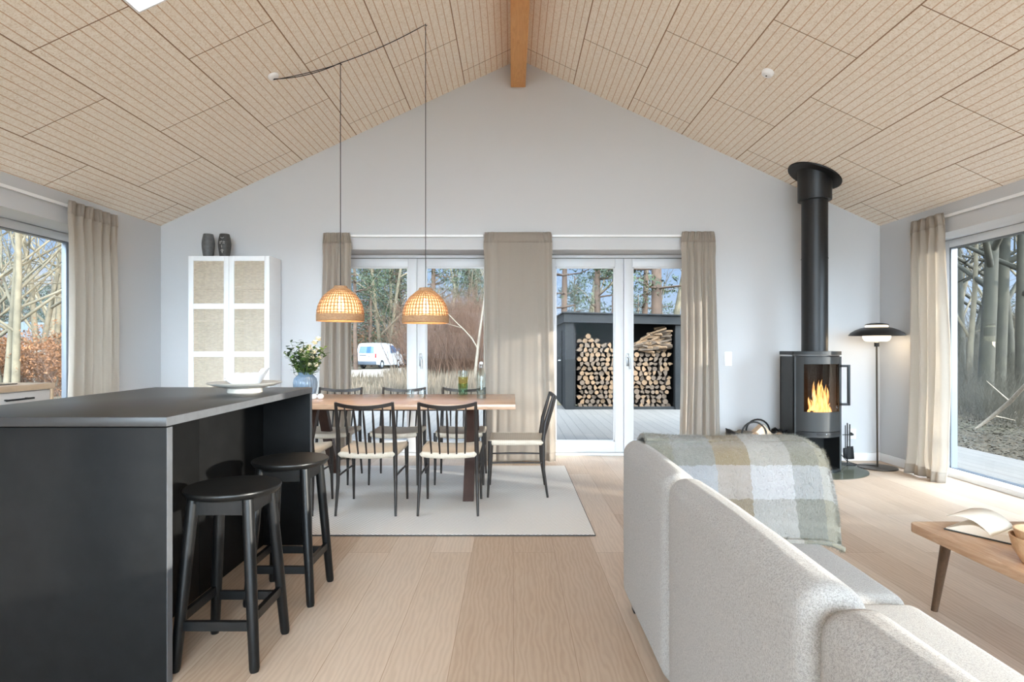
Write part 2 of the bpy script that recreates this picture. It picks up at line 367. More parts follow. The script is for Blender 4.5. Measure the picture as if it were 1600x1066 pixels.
# ------------------------------------------------------------------ mesh building
class G:
    def __init__(s): s.v = []; s.f = []; s.m = []; s.uv = None
    def add(s, v, f, mi=0):
        n = len(s.v); s.v += [tuple(p) for p in v]; s.f += [tuple(i+n for i in q) for q in f]; s.m += [mi]*len(f); return s
    def box(s, x0, x1, y0, y1, z0, z1, mi=0):
        return s.add([(x0,y0,z0),(x1,y0,z0),(x1,y1,z0),(x0,y1,z0),(x0,y0,z1),(x1,y0,z1),(x1,y1,z1),(x0,y1,z1)],
                     [(3,2,1,0),(4,5,6,7),(0,1,5,4),(1,2,6,5),(2,3,7,6),(3,0,4,7)], mi)
    def rbox(s, x0, x1, y0, y1, z0, z1, r=.004, seg=2, mi=0):
        bm = bmesh.new(); bmesh.ops.create_cube(bm, size=1)
        for v in bm.verts: v.co = (x0+(v.co.x+.5)*(x1-x0), y0+(v.co.y+.5)*(y1-y0), z0+(v.co.z+.5)*(z1-z0))
        bmesh.ops.bevel(bm, geom=list(bm.edges), offset=min(r, .49*min(x1-x0, y1-y0, z1-z0)), segments=seg, profile=.5, affect='EDGES')
        return s.bm(bm, mi)
    def bm(s, bm, mi=0):
        bm.verts.ensure_lookup_table(); bm.verts.index_update()
        s.add([v.co[:] for v in bm.verts], [[v.index for v in f.verts] for f in bm.faces], mi); bm.free(); return s
    def tube(s, pts, r, n=8, caps=True, mi=0, flat=1.0):
        pts = [Vector(p) for p in pts]; R = r if hasattr(r, '__len__') else [r]*len(pts)
        b = len(s.v); up = None
        for i, p in enumerate(pts):
            d = (pts[min(i+1, len(pts)-1)]-pts[max(i-1, 0)])
            d = d.normalized() if d.length > 1e-9 else Vector((0,0,1))
            if up is None:
                up = Vector((0,0,1)) if abs(d.z) < .9 else Vector((0,1,0))
            x = up.cross(d); x = x.normalized() if x.length > 1e-6 else d.orthogonal().normalized()
            y = d.cross(x); up = y
            for k in range(n):
                a = 2*PI*k/n
                q = p+x*(R[i]*cos(a))+y*(R[i]*flat*sin(a)); s.v.append(q[:])
        for i in range(len(pts)-1):
            for k in range(n):
                a, c = b+i*n+k, b+i*n+(k+1) % n
                s.f.append((a, c, c+n, a+n)); s.m.append(mi)
        if caps:
            s.f.append(tuple(b+k for k in reversed(range(n)))); s.f.append(tuple(b+(len(pts)-1)*n+k for k in range(n))); s.m += [mi, mi]
        return s
    def bar(s, p, q, w, h, up=(0,0,1), mi=0):
        p, q = Vector(p), Vector(q); d = (q-p).normalized(); x = d.cross(Vector(up)).normalized(); y = x.cross(d)
        vs = []
        for e in (p, q):
            for a, c in ((-1,-1),(1,-1),(1,1),(-1,1)): vs.append((e+x*(a*w/2)+y*(c*h/2))[:])
        return s.add(vs, [(3,2,1,0),(4,5,6,7),(0,1,5,4),(1,2,6,5),(2,3,7,6),(3,0,4,7)], mi)
    def lathe(s, prof, c=(0,0,0), n=32, mi=0, rib=None):
        b = len(s.v); k = len(prof)
        for j in range(n):
            a = 2*PI*j/n
            for (r, z) in prof:
                rr = r*(rib(a, z) if rib else 1)
                s.v.append((c[0]+rr*cos(a), c[1]+rr*sin(a), c[2]+z))
        for j in range(n):
            for i in range(k-1):
                a, d = b+j*k+i, b+((j+1) % n)*k+i
                s.f.append((a, d, d+1, a+1)); s.m.append(mi)
        for end, rev in ((0, True), (k-1, False)):
            if prof[end][0] > 1e-5:
                continue
        return s
    def disc(s, r, z, c=(0,0,0), n=32, mi=0, up=True):
        b = len(s.v)
        for j in range(n): s.v.append((c[0]+r*cos(2*PI*j/n), c[1]+r*sin(2*PI*j/n), c[2]+z))
        q = tuple(range(b, b+n)); s.f.append(q if up else q[::-1]); s.m.append(mi); return s
    def prism(s, poly, a, b, axis='Y', mi=0):
        def P(u, w, t): return {'Y': (u, t, w), 'X': (t, u, w), 'Z': (u, w, t)}[axis]
        n = len(poly); vs = [P(u, w, a) for u, w in poly]+[P(u, w, b) for u, w in poly]
        fs = [tuple(range(n))[::-1], tuple(range(n, 2*n))]+[(i, (i+1) % n, n+(i+1) % n, n+i) for i in range(n)]
        return s.add(vs, fs, mi)
    def ball(s, c, r, sub=2, mi=0, sq=(1,1,1)):
        bm = bmesh.new(); bmesh.ops.create_icosphere(bm, subdivisions=sub, radius=1)
        for v in bm.verts: v.co = (c[0]+v.co.x*r*sq[0], c[1]+v.co.y*r*sq[1], c[2]+v.co.z*r*sq[2])
        return s.bm(bm, mi)
    def grid(s, fn, nu, nv, mi=0, uv=True):
        b = len(s.v)
        if uv and s.uv is None: s.uv = {}
        for i in range(nu+1):
            for j in range(nv+1):
                if uv: s.uv[len(s.v)] = (i/nu, j/nv)
                s.v.append(tuple(fn(i/nu, j/nv)))
        for i in range(nu):
            for j in range(nv):
                a = b+i*(nv+1)+j
                s.f.append((a, a+nv+1, a+nv+2, a+1)); s.m.append(mi)
        return s
    def cushion(s, x0, x1, y0, y1, z0, z1, r=.06, bulge=(0,0,0), n=12, mi=0, wob=0, seed=0):
        hx, hy, hz = (x1-x0)/2, (y1-y0)/2, (z1-z0)/2; c = Vector(((x0+x1)/2, (y0+y1)/2, (z0+z1)/2))
        def ticks(h):
            k = 5; inner = max(h-r, .001)
            e = [inner+r*sin(PI/2*i/k)*1.0 for i in range(k+1)]
            t = [-x for x in reversed(e)]; m = n
            t += [-inner+2*inner*i/m for i in range(1, m)]; t += e
            return t
        T = [ticks(hx), ticks(hy), ticks(hz)]; hh = (hx, hy, hz)
        def proj(q):
            inn = Vector([max(-(hh[i]-r), min(hh[i]-r, q[i])) for i in range(3)]); d = q-inn
            if d.length > 1e-9: 
                d = d.normalized()*r
            p = inn+d
            for i in range(3):
                if bulge[i]:
                    o = [j for j in range(3) if j != i]
                    w = max(0, 1-(q[o[0]]/hh[o[0]])**2)*max(0, 1-(q[o[1]]/hh[o[1]])**2)
                    p[i] += bulge[i]*w*(q[i]/hh[i])
            if wob:
                p += Vector((noise.noise(p*5+Vector((seed,0,0))), noise.noise(p*5+Vector((0,seed+9,0))), noise.noise(p*5+Vector((0,0,seed+5)))))*wob
            return p+c
        for ax in range(3):
            u, w = [(1,2),(2,0),(0,1)][ax]
            for sg in (-1, 1):
                b = len(s.v); nu, nw = len(T[u]), len(T[w])
                for a in T[u]:
                    for d in T[w]:
                        q = Vector((0,0,0)); q[ax] = sg*hh[ax]; q[u] = a; q[w] = d
                        s.v.append(proj(q)[:])
                for i in range(nu-1):
                    for j in range(nw-1):
                        k = b+i*nw+j; fc = (k, k+nw, k+nw+1, k+1)
                        s.f.append(fc if sg > 0 else fc[::-1]); s.m.append(mi)
        return s
    def build(s, name, mats, parent=None, smooth=None, weld=False, **tags):
        me = bpy.data.meshes.new(name); me.from_pydata(s.v, [], s.f)
        if not isinstance(mats, (list, tuple)): mats = [mats]
        for m in mats: me.materials.append(MT[m] if isinstance(m, str) else m)
        if len(mats) > 1: me.polygons.foreach_set('material_index', s.m)
        if s.uv is not None:
            l = me.uv_layers.new(name='UVMap')
            for lp in me.loops: l.data[lp.index].uv = s.uv.get(lp.vertex_index, (0, 0))
        if weld:
            bm = bmesh.new(); bm.from_mesh(me); bmesh.ops.remove_doubles(bm, verts=bm.verts, dist=1e-4); bm.to_mesh(me); bm.free()
        me.validate(); me.update()
        if smooth is not None:
            me.shade_smooth()
            if smooth < 179: me.set_sharp_from_angle(angle=math.radians(smooth))
        o = bpy.data.objects.new(name, me); COL.objects.link(o)
        if parent is not None: o.parent = parent
        for k, x in tags.items(): o[k] = x
        return o

def thing(name, label, cat, loc=(0,0,0), rz=0, group=None, kind=None):
    o = bpy.data.objects.new(name, None); COL.objects.link(o); o.empty_display_size = .1
    o.location = loc; o.rotation_euler = (0,0,rz)
    return tag(o, label, cat, group, kind)
def tag(o, label, cat, group=None, kind=None):
    o['label'] = label; o['category'] = cat
    if group: o['group'] = group
    if kind: o['kind'] = kind
    return o
def struct(o, label=None, cat=None):
    o['kind'] = 'structure'
    if label: o['label'] = label
    if cat: o['category'] = cat
    return o
def dup(root, loc, rz=None, label=None, scale=None):
    r = root.copy(); COL.objects.link(r); r.location = loc
    if rz is not None: r.rotation_euler = (0,0,rz)
    if scale is not None: r.scale = scale if hasattr(scale, '__len__') else (scale,)*3
    if label: r['label'] = label
    for ch in list(root.children):
        c = ch.copy(); COL.objects.link(c); c.parent = r
        for g in list(ch.children):
            d = g.copy(); COL.objects.link(d); d.parent = c
    return r
def solid(o, t, off=-1):
    m = o.modifiers.new('thickness', 'SOLIDIFY'); m.thickness = t; m.offset = off; return o
SKY_POW, SKY_GLOW, SKY_STR, SUN_E, EXPO, SKY_BASE = 4.0, (9.5, 11.35, 12.95, 1), 1.0, 4.8, 1.14, 0.48
# ------------------------------------------------------------------ the room
XL, XR, YB, YF = -3.68, 3.856, 6.17, -4.4
ZE, ZR = 2.46, 4.205
WT = .37                                  # wall thickness
SL = (ZR-ZE)/(XR-RX)
SLL = (ZR-ZE)/(RX-XL)
def ceil_z(x): return ZR-(SL*(x-RX) if x > RX else SLL*(RX-x))

g = G(); g.add([(XL-WT,YF,0),(XR+WT,YF,0),(XR+WT,YB+WT,0),(XL-WT,YB+WT,0)], [(0,1,2,3)]); g.box(XL-WT, XR+WT, YF, YB+WT, -.3, -.01)
struct(g.build('floor', 'floor'))

# gable wall with the two door openings
DH = 2.21
D1, D2 = (-1.93, -.165), (.345, 2.115)
g = G()
ys = (YB, YB+WT)
for a, b in ((XL-WT, D1[0]), (D1[1], D2[0]), (D2[1], XR+WT)): g.box(a, b, *ys, -.3, DH)
g.box(XL-WT, XR+WT, *ys, DH, ZE)
g.prism([(XL-WT, ZE), (XR+WT, ZE), (XR+WT, ZE+.02), (RX, ZR+.1), (XL-WT, ZE+.02)], *ys)
for d in (D1, D2): g.box(d[0], d[1], *ys, -.3, -.03)
struct(g.build('wall_back', 'wall'))

# side walls: window openings as (y0, y1)
W_L, W_R, W_R2 = (1.3, 5.37), (2.9, 5.66), (-3.6, .5)
def side_wall(name, x0, x1, ops):
    g = G(); y = YF
    for a, b in ops:
        g.box(x0, x1, y, a, -.3, ZE+.02); g.box(x0, x1, a, b, DH, ZE+.02); g.box(x0, x1, a, b, -.3, -.03); y = b
    g.box(x0, x1, y, YB, -.3, ZE+.02)
    return struct(g.build(name, 'wall'))
side_wall('wall_left', XL-WT, XL, [W_L])
side_wall('wall_right', XR, XR+WT, [W_R2, W_R])
# rear gable: corner piers, a plinth and a lintel round added full-width glazing
g = G()
yr = (YF-WT, YF)
g.box(XL-WT, XL+.35, *yr, -.3, ZE); g.box(XR-.35, XR+WT, *yr, -.3, ZE); g.box(XL+.35, XR-.35, *yr, -.3, .05)
struct(g.build('wall_rear', 'wall'))

# ceiling: two slopes, the left one pierced by a skylight
SKX, SKY = (-2.19, -1.33), (2.35, 3.45)
g = G()
def slope(x0, x1, y0, y1):
    z0, z1 = ceil_z(x0), ceil_z(x1); t = .28
    g.add([(x0,y0,z0),(x1,y0,z1),(x1,y1,z1),(x0,y1,z0),(x0,y0,z0+t),(x1,y0,z1+t),(x1,y1,z1+t),(x0,y1,z0+t)],
          [(0,1,2,3),(7,6,5,4),(4,5,1,0),(5,6,2,1),(6,7,3,2),(7,4,0,3)])
xl, xr = XL-WT-.04, XR+WT+.04
slope(xl, SKX[0], YF-.4, YB+WT); slope(SKX[1], RX, YF-.4, YB+WT)
slope(SKX[0], SKX[1], YF-.4, SKY[0]); slope(SKX[0], SKX[1], SKY[1], YB+WT); slope(RX, xr, YF-.4, YB+WT)
struct(g.build('ceiling', 'ceiling'))
# ridge beam
bx = (809.5-CX)*YB/F
g = G().rbox(bx-.077, bx+.077, YF-.2, YB-.001, 3.91, ZR+.1, .006)
struct(g.build('trim_1', 'beam', smooth=30), 'exposed pine ridge beam under the peak of the ceiling', 'beam')
# skylight
g = G(); t = .3
def skyq(e, z): # a ring corner at inset e, raised z along the slope normal
    return [(SKX[0]+e, SKY[0]+e), (SKX[1]-e, SKY[0]+e), (SKX[1]-e, SKY[1]-e), (SKX[0]+e, SKY[1]-e)]
for e, z0, z1, mi in ((0, .0, .28, 0), ):
    q = skyq(0, 0); qi = skyq(.012, 0)
    v = [(x, y, ceil_z(x)-.005) for x, y in q]+[(x, y, ceil_z(x)-.005) for x, y in qi]+[(x, y, ceil_z(x)+.3) for x, y in qi]
    g.add(v, [(i, (i+1) % 4, 4+(i+1) % 4, 4+i) for i in range(4)]+[(4+i, 4+(i+1) % 4, 8+(i+1) % 4, 8+i) for i in range(4)])
sk = struct(g.build('window_5', 'trim'))
q = skyq(.05, 0); v = [(x, y, ceil_z(x)+.26) for x, y in q]; q0 = skyq(.0, 0)
v += [(x, y, ceil_z(x)+.26) for x, y in q0]
G().add(v, [(i, (i+1) % 4, 4+(i+1) % 4, 4+i) for i in range(4)]).build('window_frame', 'frame', sk)
G().add([(x, y, ceil_z(x)+.262) for x, y in q], [(0,1,2,3)]).build('pane', 'glass', sk)

# baseboards
def bb(name, segs):
    g = G()
    for x0, x1, y0, y1 in segs: g.rbox(x0, x1, y0, y1, 0, .085, .004)
    struct(g.build(name, 'trim', smooth=30))
bb('baseboard_back', [(XL, D1[0], YB-.014, YB), (D1[1], D2[0], YB-.014, YB), (D2[1], XR, YB-.014, YB)])
bb('baseboard_left', [(XL, XL+.014, W_L[1], YB-.015), (XL, XL+.014, YF, W_L[0])])
bb('baseboard_right', [(XR-.014, XR, W_R[1], YB-.015), (XR-.014, XR, W_R2[1], W_R[0]), (XR-.014, XR, YF, W_R2[0])])

# terrace doors, set at the outer side of the deep reveal
def double_door(name, d, handle_leaf):
    y0, y1 = YB+.30, YB+WT; fw = .035; ztop = DH-.005
    g = G()
    g.rbox(d[0], d[0]+fw, y0, y1, 0, ztop, .003); g.rbox(d[1]-fw, d[1], y0, y1, 0, ztop, .003); g.rbox(d[0]+fw, d[1]-fw, y0, y1, ztop-fw, ztop, .003)
    root = struct(g.build(name, 'frame', smooth=30))
    G().rbox(d[0]+.001, d[1]-.001, y0-.03, y1+.02, 0, .028, .003).build('threshold', 'frame', root, 30)
    mid = (d[0]+d[1])/2; yl0, yl1 = y0+.012, y1-.012; st = .095
    for k, (a, b) in enumerate(((d[0]+fw+.003, mid-.002), (mid+.002, d[1]-fw-.003))):
        zb, zt = .032, ztop-fw-.004; bt = .115
        g = G()
        for x0, x1, z0, z1 in ((a, a+st, zb, zt), (b-st, b, zb, zt), (a+st, b-st, zb, zb+bt), (a+st, b-st, zt-st, zt)):
            g.rbox(x0, x1, yl0, yl1, z0, z1, .004)
        # glazing bead step
        for x0, x1, z0, z1 in ((a+st, a+st+.014, zb+bt, zt-st), (b-st-.014, b-st, zb+bt, zt-st), (a+st, b-st, zb+bt, zb+bt+.014), (a+st, b-st, zt-st-.014, zt-st)):
            g.box(x0, x1, yl0+.012, yl1-.004, z0, z1)
        leaf = g.build('door_leaf', 'frame', root, 30)
        G().box(a+st+.01, b-st-.01, yl0+.025, yl0+.031, zb+bt+.01, zt-st-.01).build('pane', 'glass', leaf)
        if k == 1:
            hx = a+.04 if handle_leaf else a+.04
            g = G().rbox(hx-.014, hx+.014, yl0-.012, yl0, .98, 1.12, .005)
            g.tube([(hx, yl0-.005, 1.075), (hx, yl0-.05, 1.075)], .009, 10)
            g.tube([(hx, yl0-.05, 1.085), (hx+.012, yl0-.053, 1.06), (hx+.018, yl0-.053, .95)], [.01, .011, .009], 10)
            g.build('handle', 'handle_steel', leaf, 40)
    # thin dark strip above the leaves
    G().box(d[0]+fw, d[1]-fw, y0+.005, y0+.012, ztop-fw-.006, ztop-fw-.001).build('dark_strip', 'iron', root)
    return root
double_door('door_1', D1, 1); double_door('door_2', D2, 1)

# side windows, floor to head
def side_window(name, wall_x, sgn, w, zb, mull=()):
    x0, x1 = sorted((wall_x+sgn*.30, wall_x+sgn*WT)); fw = .06; zt = DH-.005
    g = G()
    for a, b, c, d in ((w[0], w[0]+fw, zb, zt), (w[1]-fw, w[1], zb, zt), (w[0]+fw, w[1]-fw, zb, zb+.045), (w[0]+fw, w[1]-fw, zt-.07, zt)):
        g.rbox(x0, x1, a, b, c, d, .004)
    for m in mull: g.rbox(x0, x1, m-.04, m+.04, zb+.045, zt-.07, .004)
    root = struct(g.build(name, 'frame', smooth=30))
    xm = (x0+x1)/2
    # grey glazing bead round the pane
    g = G()
    xo = sorted((xm-sgn*.03, xm+sgn*.03))
    for a, b, c, d in ((w[0]+fw, w[0]+fw+.022, zb+.045, zt-.07), (w[1]-fw-.022, w[1]-fw, zb+.045, zt-.07), (w[0]+fw, w[1]-fw, zb+.045, zb+.052), (w[0]+fw, w[1]-fw, zt-.078, zt-.07)):
        g.box(xo[0], xo[1], a, b, c, d)
    g.build('glazing_bead', 'alu', root)
    G().box(xm-.003, xm+.003, w[0]+fw, w[1]-fw, zb+.046, zt-.071).build('pane', 'glass', root)
    return root
w1 = side_window('window_1', XL, -1, W_L, 0)
G().rbox(XL-.335, XL-.298, W_L[1]-.115, W_L[1]-.004, .046, DH-.076, .003).build('sash_stile', 'alu', w1, 30)
w2 = side_window('window_2', XR, 1, W_R, 0)
G().rbox(XR+.16, XR+.30, W_R[0]+.001, W_R[1]-.001, 0, .048, .006).build('window_sill', 'trim', w2, 30)
side_window('window_3', XR, 1, W_R2, 0, (-2.25, -.85))
# unseen glazed rear gable, added to let sky light in behind the camera
g = G(); yq = (YF-.12, YF-.05)
xs = [XL+.35, -1.9, RX, 2.0, XR-.35]
for x in xs[1:-1]: g.box(x-.04, x+.04, *yq, .05, ceil_z(x)-.02)
for x in (xs[0]+.04, xs[-1]-.04): g.box(x-.04, x+.04, *yq, .05, ceil_z(x)-.03)
g.box(xs[0], xs[-1], *yq, .05, .13); g.box(xs[0], xs[-1], *yq, ZE-.2, ZE-.1)
w4 = struct(g.build('window_4_added', 'frame'))
g = G(); g.prism([(xs[0]+.05, .1), (xs[-1]-.05, .1), (xs[-1]-.05, ceil_z(xs[-1])-.03), (RX, ZR-.03), (xs[0]+.05, ceil_z(xs[0])-.03)], YF-.088, YF-.082)
g.build('pane', 'glass', w4)

# ------------------------------------------------------------------ curtains
def track(label, p, q):
    g = G().bar(p, q, .016, .022); n = 7
    o = g.build('curtain_track', 'track'); tag(o, label, 'curtain track', 'white curtain tracks')
def curtain(label, a, b, ztop, zbot, dirn, prof, depth=.035, spread=(0, 0), seed=0, group='linen curtains', puddle=.0, flat=None, nu=150):
    """a..b along the wall line; dirn(u_along, off, z) -> point"""
    rnd = random.Random(seed)
    ph = [rnd.uniform(0, 6.3) for _ in range(5)]
    nf = prof
    def fn(u, v):
        z = ztop+(zbot-ztop)*v
        w = v**.7
        lo, hi = a+spread[0]*w, b+spread[1]*w
        # pleats: tight and regular at the head, wider and uneven lower down
        uu = u+.018*sin(2*PI*u*2+ph[0])*w
        amp = depth*(.45+.75*min(1, v*2.2))
        f = 1.0
        if flat: f = .12+.88*min(1, max(0, abs(u-flat[0])-flat[1])*7)
        fold = sin(2*PI*nf*uu+ph[1]+.7*v*sin(3*u+ph[2]))+.45*sin(2*PI*nf*1.9*uu+ph[3]+v*1.3)*(.4+.6*v)
        if v < .07: fold += .7*sin(2*PI*nf*3*u)*(1-v/.07)
        off = amp*f*fold*.6+.018*sin(2.1*PI*v+ph[4])*v
        waist = -.010*sin(PI*min(1, v*9)) if v < .12 else 0
        along = lo+(hi-lo)*u+waist*(1 if u < .5 else -1)+.01*v*sin(4*v+ph[2]+5*u)
        if v > .93: off += puddle*((v-.93)/.07)*sin(9*u+ph[0])
        return dirn(along, off, z+.005*v*sin(7*u+ph[3]))
    root = G().grid(fn, nu, 46).build('curtain', 'curtain', None, 180)
    solid(root, .003, 0)
    tag(root, label, 'curtain', group)
    # heading tape along the top and hem along the bottom
    g = G().grid(lambda u, v: Vector(fn(u, v*.045)), nu, 3); h = g.build('heading', 'curtain', root, 180); solid(h, .009, 0)
    g = G().grid(lambda u, v: Vector(fn(u, .962+v*.038)), nu, 3); h = g.build('hem', 'curtain', root, 180); solid(h, .007, 0)
    return root
yc = YB-.085
bk = lambda s, o, z: (s, yc-o, z)
lf = lambda s, o, z: (XL+.085+o, s, z)
rt = lambda s, o, z: (XR-.085-o, s, z)
K = yc/F
curtain('beige linen curtain between the white cabinet and the left-hand terrace door, behind the first lamp', (506-CX)*K, (547-CX)*K, 2.372, .02, bk, 4.5, spread=(-.06, .03), seed=3)
curtain('wide beige linen curtain hanging between the two terrace doors, flat in its middle', (757.5-CX)*K, (861-CX)*K, 2.378, .012, bk, 6, spread=(-.02, .045), seed=11, flat=(.5, .26), nu=200)
curtain('beige linen curtain on the stove side of the right-hand terrace door', (1067-CX)*K, (1116-CX)*K, 2.385, .012, bk, 5, spread=(-.035, .07), seed=5)
curtain('beige linen curtain at the left side window behind the black island', 4.78, 5.34, 2.385, .012, lf, 5.5, spread=(-.02, .02), seed=8, depth=.05)
curtain('sunlit beige linen curtain at the right side window beside the floor lamp', 5.16, 5.57, 2.37, .006, rt, 4.2, spread=(-.05, .05), seed=21, depth=.045, puddle=.03)
track('white curtain track above the left-hand terrace door, second from the left', (D1[0]-.02, YB-.03, 2.35), (-.30, YB-.03, 2.35))
track('white curtain track above the right-hand terrace door', (.42, YB-.03, 2.35), (D2[1]-.05, YB-.03, 2.35))
track('white curtain track above the left side window', (XL+.03, .9, 2.352), (XL+.03, 5.2, 2.352))
track('white curtain track above the right side window', (XR-.03, 2.6, 2.345), (XR-.03, 5.45, 2.345))
# switches and outlet on the gable wall
def plate(name, label, cat, x, z, w, h):
    o = G().rbox(-w/2, w/2, -.011, 0, -h/2, h/2, .004).build(name, 'socket', None, 30); o.location = (x, YB, z)
    return tag(o, label, cat)
sw = plate('light_switch', 'white double light switch on the wall left of the stove', 'switch', (1137.5-CX)*YB/F, 1.2-(561-CY)*YB/F, .075, .15)
for dz in (-.034, .034): G().rbox(-.026, .026, -.016, -.009, dz-.028, dz+.028, .003).build('rocker', 'trim', sw, 30)
ot = plate('power_outlet', 'white wall socket low on the wall between stove and floor lamp', 'socket', (1331-CX)*YB/F, 1.2-(678-CY)*YB/F, .08, .11)
G().lathe([(0, -.0), (.022, 0), (.022, .006)], n=20).build('socket_insert', 'trim', ot).rotation_euler = (PI/2, 0, 0)

# smoke detector on the right slope
def on_ceiling(px, py):
    for i in range(6000):
        y = i*.002; x = (px-CX)*y/F; z = H-(py-CY)*y/F
        if z >= ceil_z(x): return x, y, ceil_z(x)
dx, dy, dz = on_ceiling(1200, 112)
o = G().lathe([(0, -.03), (.03, -.03), (.042, -.022), (.047, -.006), (.047, .012)], n=32).build('smoke_detector', 'socket', None, 40)
o.location = (dx, dy, dz-.004); o.rotation_euler = (0, math.atan(SL), 0)
tag(o, 'small round white detector on the right-hand ceiling slope', 'smoke detector')
b_ = G().lathe([(0, -.034), (.006, -.034), (.006, -.028)], n=12).build('indicator', 'iron', o)
# ------------------------------------------------------------------ kitchen island, stools, counter
IX0, IX1, IY0, IY1, IZ = -2.17, -1.217, 2.072, 3.585, .95
isl = thing('kitchen_island', 'large black kitchen island with overhanging worktop in the left foreground', 'kitchen island', (IX0, IY0, 0))
w, l = IX1-IX0, IY1-IY0
G().rbox(0, w, 0, l, IZ-.034, IZ, .002).build('worktop', 'laminate_top', isl, 30)
G().rbox(0, w, .002, .038, 0, IZ-.037, .002).build('end_panel', 'laminate', isl, 30)
G().rbox(0, w, l-.038, l-.002, 0, IZ-.037, .002).build('end_panel', 'laminate', isl, 30)
G().rbox(.02, w-.30, .04, l-.04, .1, IZ-.038, .002).build('cabinet_body', 'laminate', isl, 30)
half = l/2
for a, b in ((.04, 2.82-IY0-.001), (2.82-IY0+.001, l-.04)):
    G().rbox(w-.298, w-.28, a, b, .0, IZ-.038, .002).build('back_panel', 'laminate', isl, 30)
G().box(.06, w-.33, .05, l-.05, 0, .1).build('plinth', 'black', isl)
G().box(w-.0005, w+.0012, .0015, l-.0015, IZ-.0325, IZ-.0015).build('edge_sheen', 'laminate_sheen', isl)  # window sheen on the right-facing edges, painted as lighter grey strips
for a, b in ((.0035, .0365), (l-.0365, l-.0035)): G().box(w-.0005, w+.0012, a, b, .001, IZ-.038).build('edge_sheen', 'laminate_sheen', isl)

def stool(label, x, y, rz=0):
    t = thing('bar_stool', label, 'bar stool', (x, y, 0), rz, 'black wooden bar stools')
    zs = .655
    def ell(a, z): return 1
    g = G().lathe([(0, zs-.030), (.150, zs-.030), (.166, zs-.026), (.1765, zs-.012), (.178, zs-.006), (.175, zs-.001), (.168, zs-.002), (.10, zs-.005), (0, zs-.006)], n=56)
    g.build('seat', 'black', t, 50)
    tx, bx_ = .103, .147
    ft = {}
    for sx in (-1, 1):
        for sy in (-1, 1):
            top, bot = Vector((sx*tx, sy*tx, zs-.030)), Vector((sx*bx_, sy*bx_, 0))
            pts = [bot, bot.lerp(top, .02), bot.lerp(top, .5), top]
            G().tube(pts, [.0155, .0185, .0215, .0215], 14).build('leg', 'black', t, 60)
            ft[sx, sy] = (top, bot)
    def at(sx, sy, z):
        top, bot = ft[sx, sy]; return bot.lerp(top, z/(zs-.03))
    for (a, b, z, h) in (((-1,-1),(1,-1),.165,.034), ((-1,1),(1,1),.165,.034), ((-1,-1),(-1,1),.19,.034), ((1,-1),(1,1),.19,.034)):
        p, q = at(*a, z), at(*b, z); G().bar(p, q, .018, h).build('stretcher', 'black', t)
    for (a, b) in (((-1,-1),(1,-1)), ((-1,1),(1,1)), ((-1,-1),(-1,1)), ((1,-1),(1,1))):
        z = zs-.06; p, q = at(*a, z), at(*b, z); G().bar(p, q, .018, .055).build('apron', 'black', t)
    return t
stool('round black wooden bar stool nearest the camera, in front of the island', -1.095, 2.315, .0)
stool('round black wooden bar stool farther along the island, behind the first stool', -1.075, 2.86, .0)

# pedestal plate and wavy bowl on the island
pl = thing('pedestal_plate', 'wide stoneware plate on a low foot on the black island', 'plate', (-1.446, 3.19, IZ))
G().lathe([(0, .022), (.09, .024), (.15, .036), (.186, .050), (.188, .054), (.184, .056), (.14, .046), (.08, .036), (0, .034)], n=64).build('dish', 'stoneplate', pl, 50)
G().lathe([(0, 0), (.088, 0), (.09, .004), (.086, .024), (0, .024)], n=48).build('foot', 'stoneplate', pl, 40)
def wav(u, v):
    a = 2*PI*u; hgt = .062+.020*cos(a-.3)+.010*sin(3*a)+.006*sin(7*a+1)
    r0 = .055; r = r0+.042*v**.8+.006*sin(5*a)*v
    return (r*1.15*cos(a), r*.95*sin(a), .004+hgt*v)
g = G().grid(wav, 72, 14); b0 = len(g.v); g.disc(.055, .006, n=40)
bw = g.build('wavy_bowl', 'ceramic', None, 180); bw.location = (-1.442, 3.19, IZ+.036); solid(bw, .005, 0)
tag(bw, 'white bowl with an uneven wavy rim, standing on the stoneware plate', 'bowl')

# kitchen counter along the left side window
KX, KY = -3.13, 4.035
wt = G().rbox(XL, KX, 1.2, KY, .912, .95, .002).build('counter_worktop', 'counterwood', None, 30)
tag(wt, 'pale oak worktop of the low kitchen run under the left window', 'worktop')
def cab(label, y0, y1, last):
    t = thing('kitchen_cabinet', label, 'kitchen cabinet', ((XL+KX)/2, (y0+y1)/2, 0), 0, 'kitchen base cabinets')
    hw, hl = (KX-XL)/2, (y1-y0)/2
    G().rbox(-hw+.01, hw-.035, -hl+.001, hl-.019, .08, .91, .002).build('body', 'cabgrey', t, 30)
    if last: G().rbox(-hw+.01, hw-.006, hl-.018, hl, 0, .911, .002).build('end_panel', 'counterwood', t, 30)
    G().box(-hw+.01, hw-.07, -hl+.001, hl-.02, 0, .08).build('plinth', 'cabgrey', t)
    for z0, z1 in ((.66, .905), (.37, .655), (.085, .365)):
        d = G().rbox(hw-.033, hw-.014, -hl+.002, hl-.021, z0, z1, .002).build('drawer', 'cabgrey', t, 30)
        zc = z1-.042
        gg = G().rbox(hw+.014, hw+.024, -.115, .1, zc-.006, zc+.006, .003)
        for yy in (-.085, .07): gg.box(hw-.016, hw+.016, yy-.005, yy+.005, zc-.005, zc+.005)
        gg.build('handle', 'iron', d, 30)
cab('beige drawer cabinet at the end of the kitchen run by the left window', 3.44, KY-.005, True)
cab('beige drawer cabinet behind the island, second from the window end', 2.83, 3.438, False)
hb = G().rbox(-3.60, -3.24, 2.9, 3.86, .951, .957, .003).build('hob', 'hob', None, 30); tag(hb, 'flat black glass hob set on the oak worktop', 'hob')

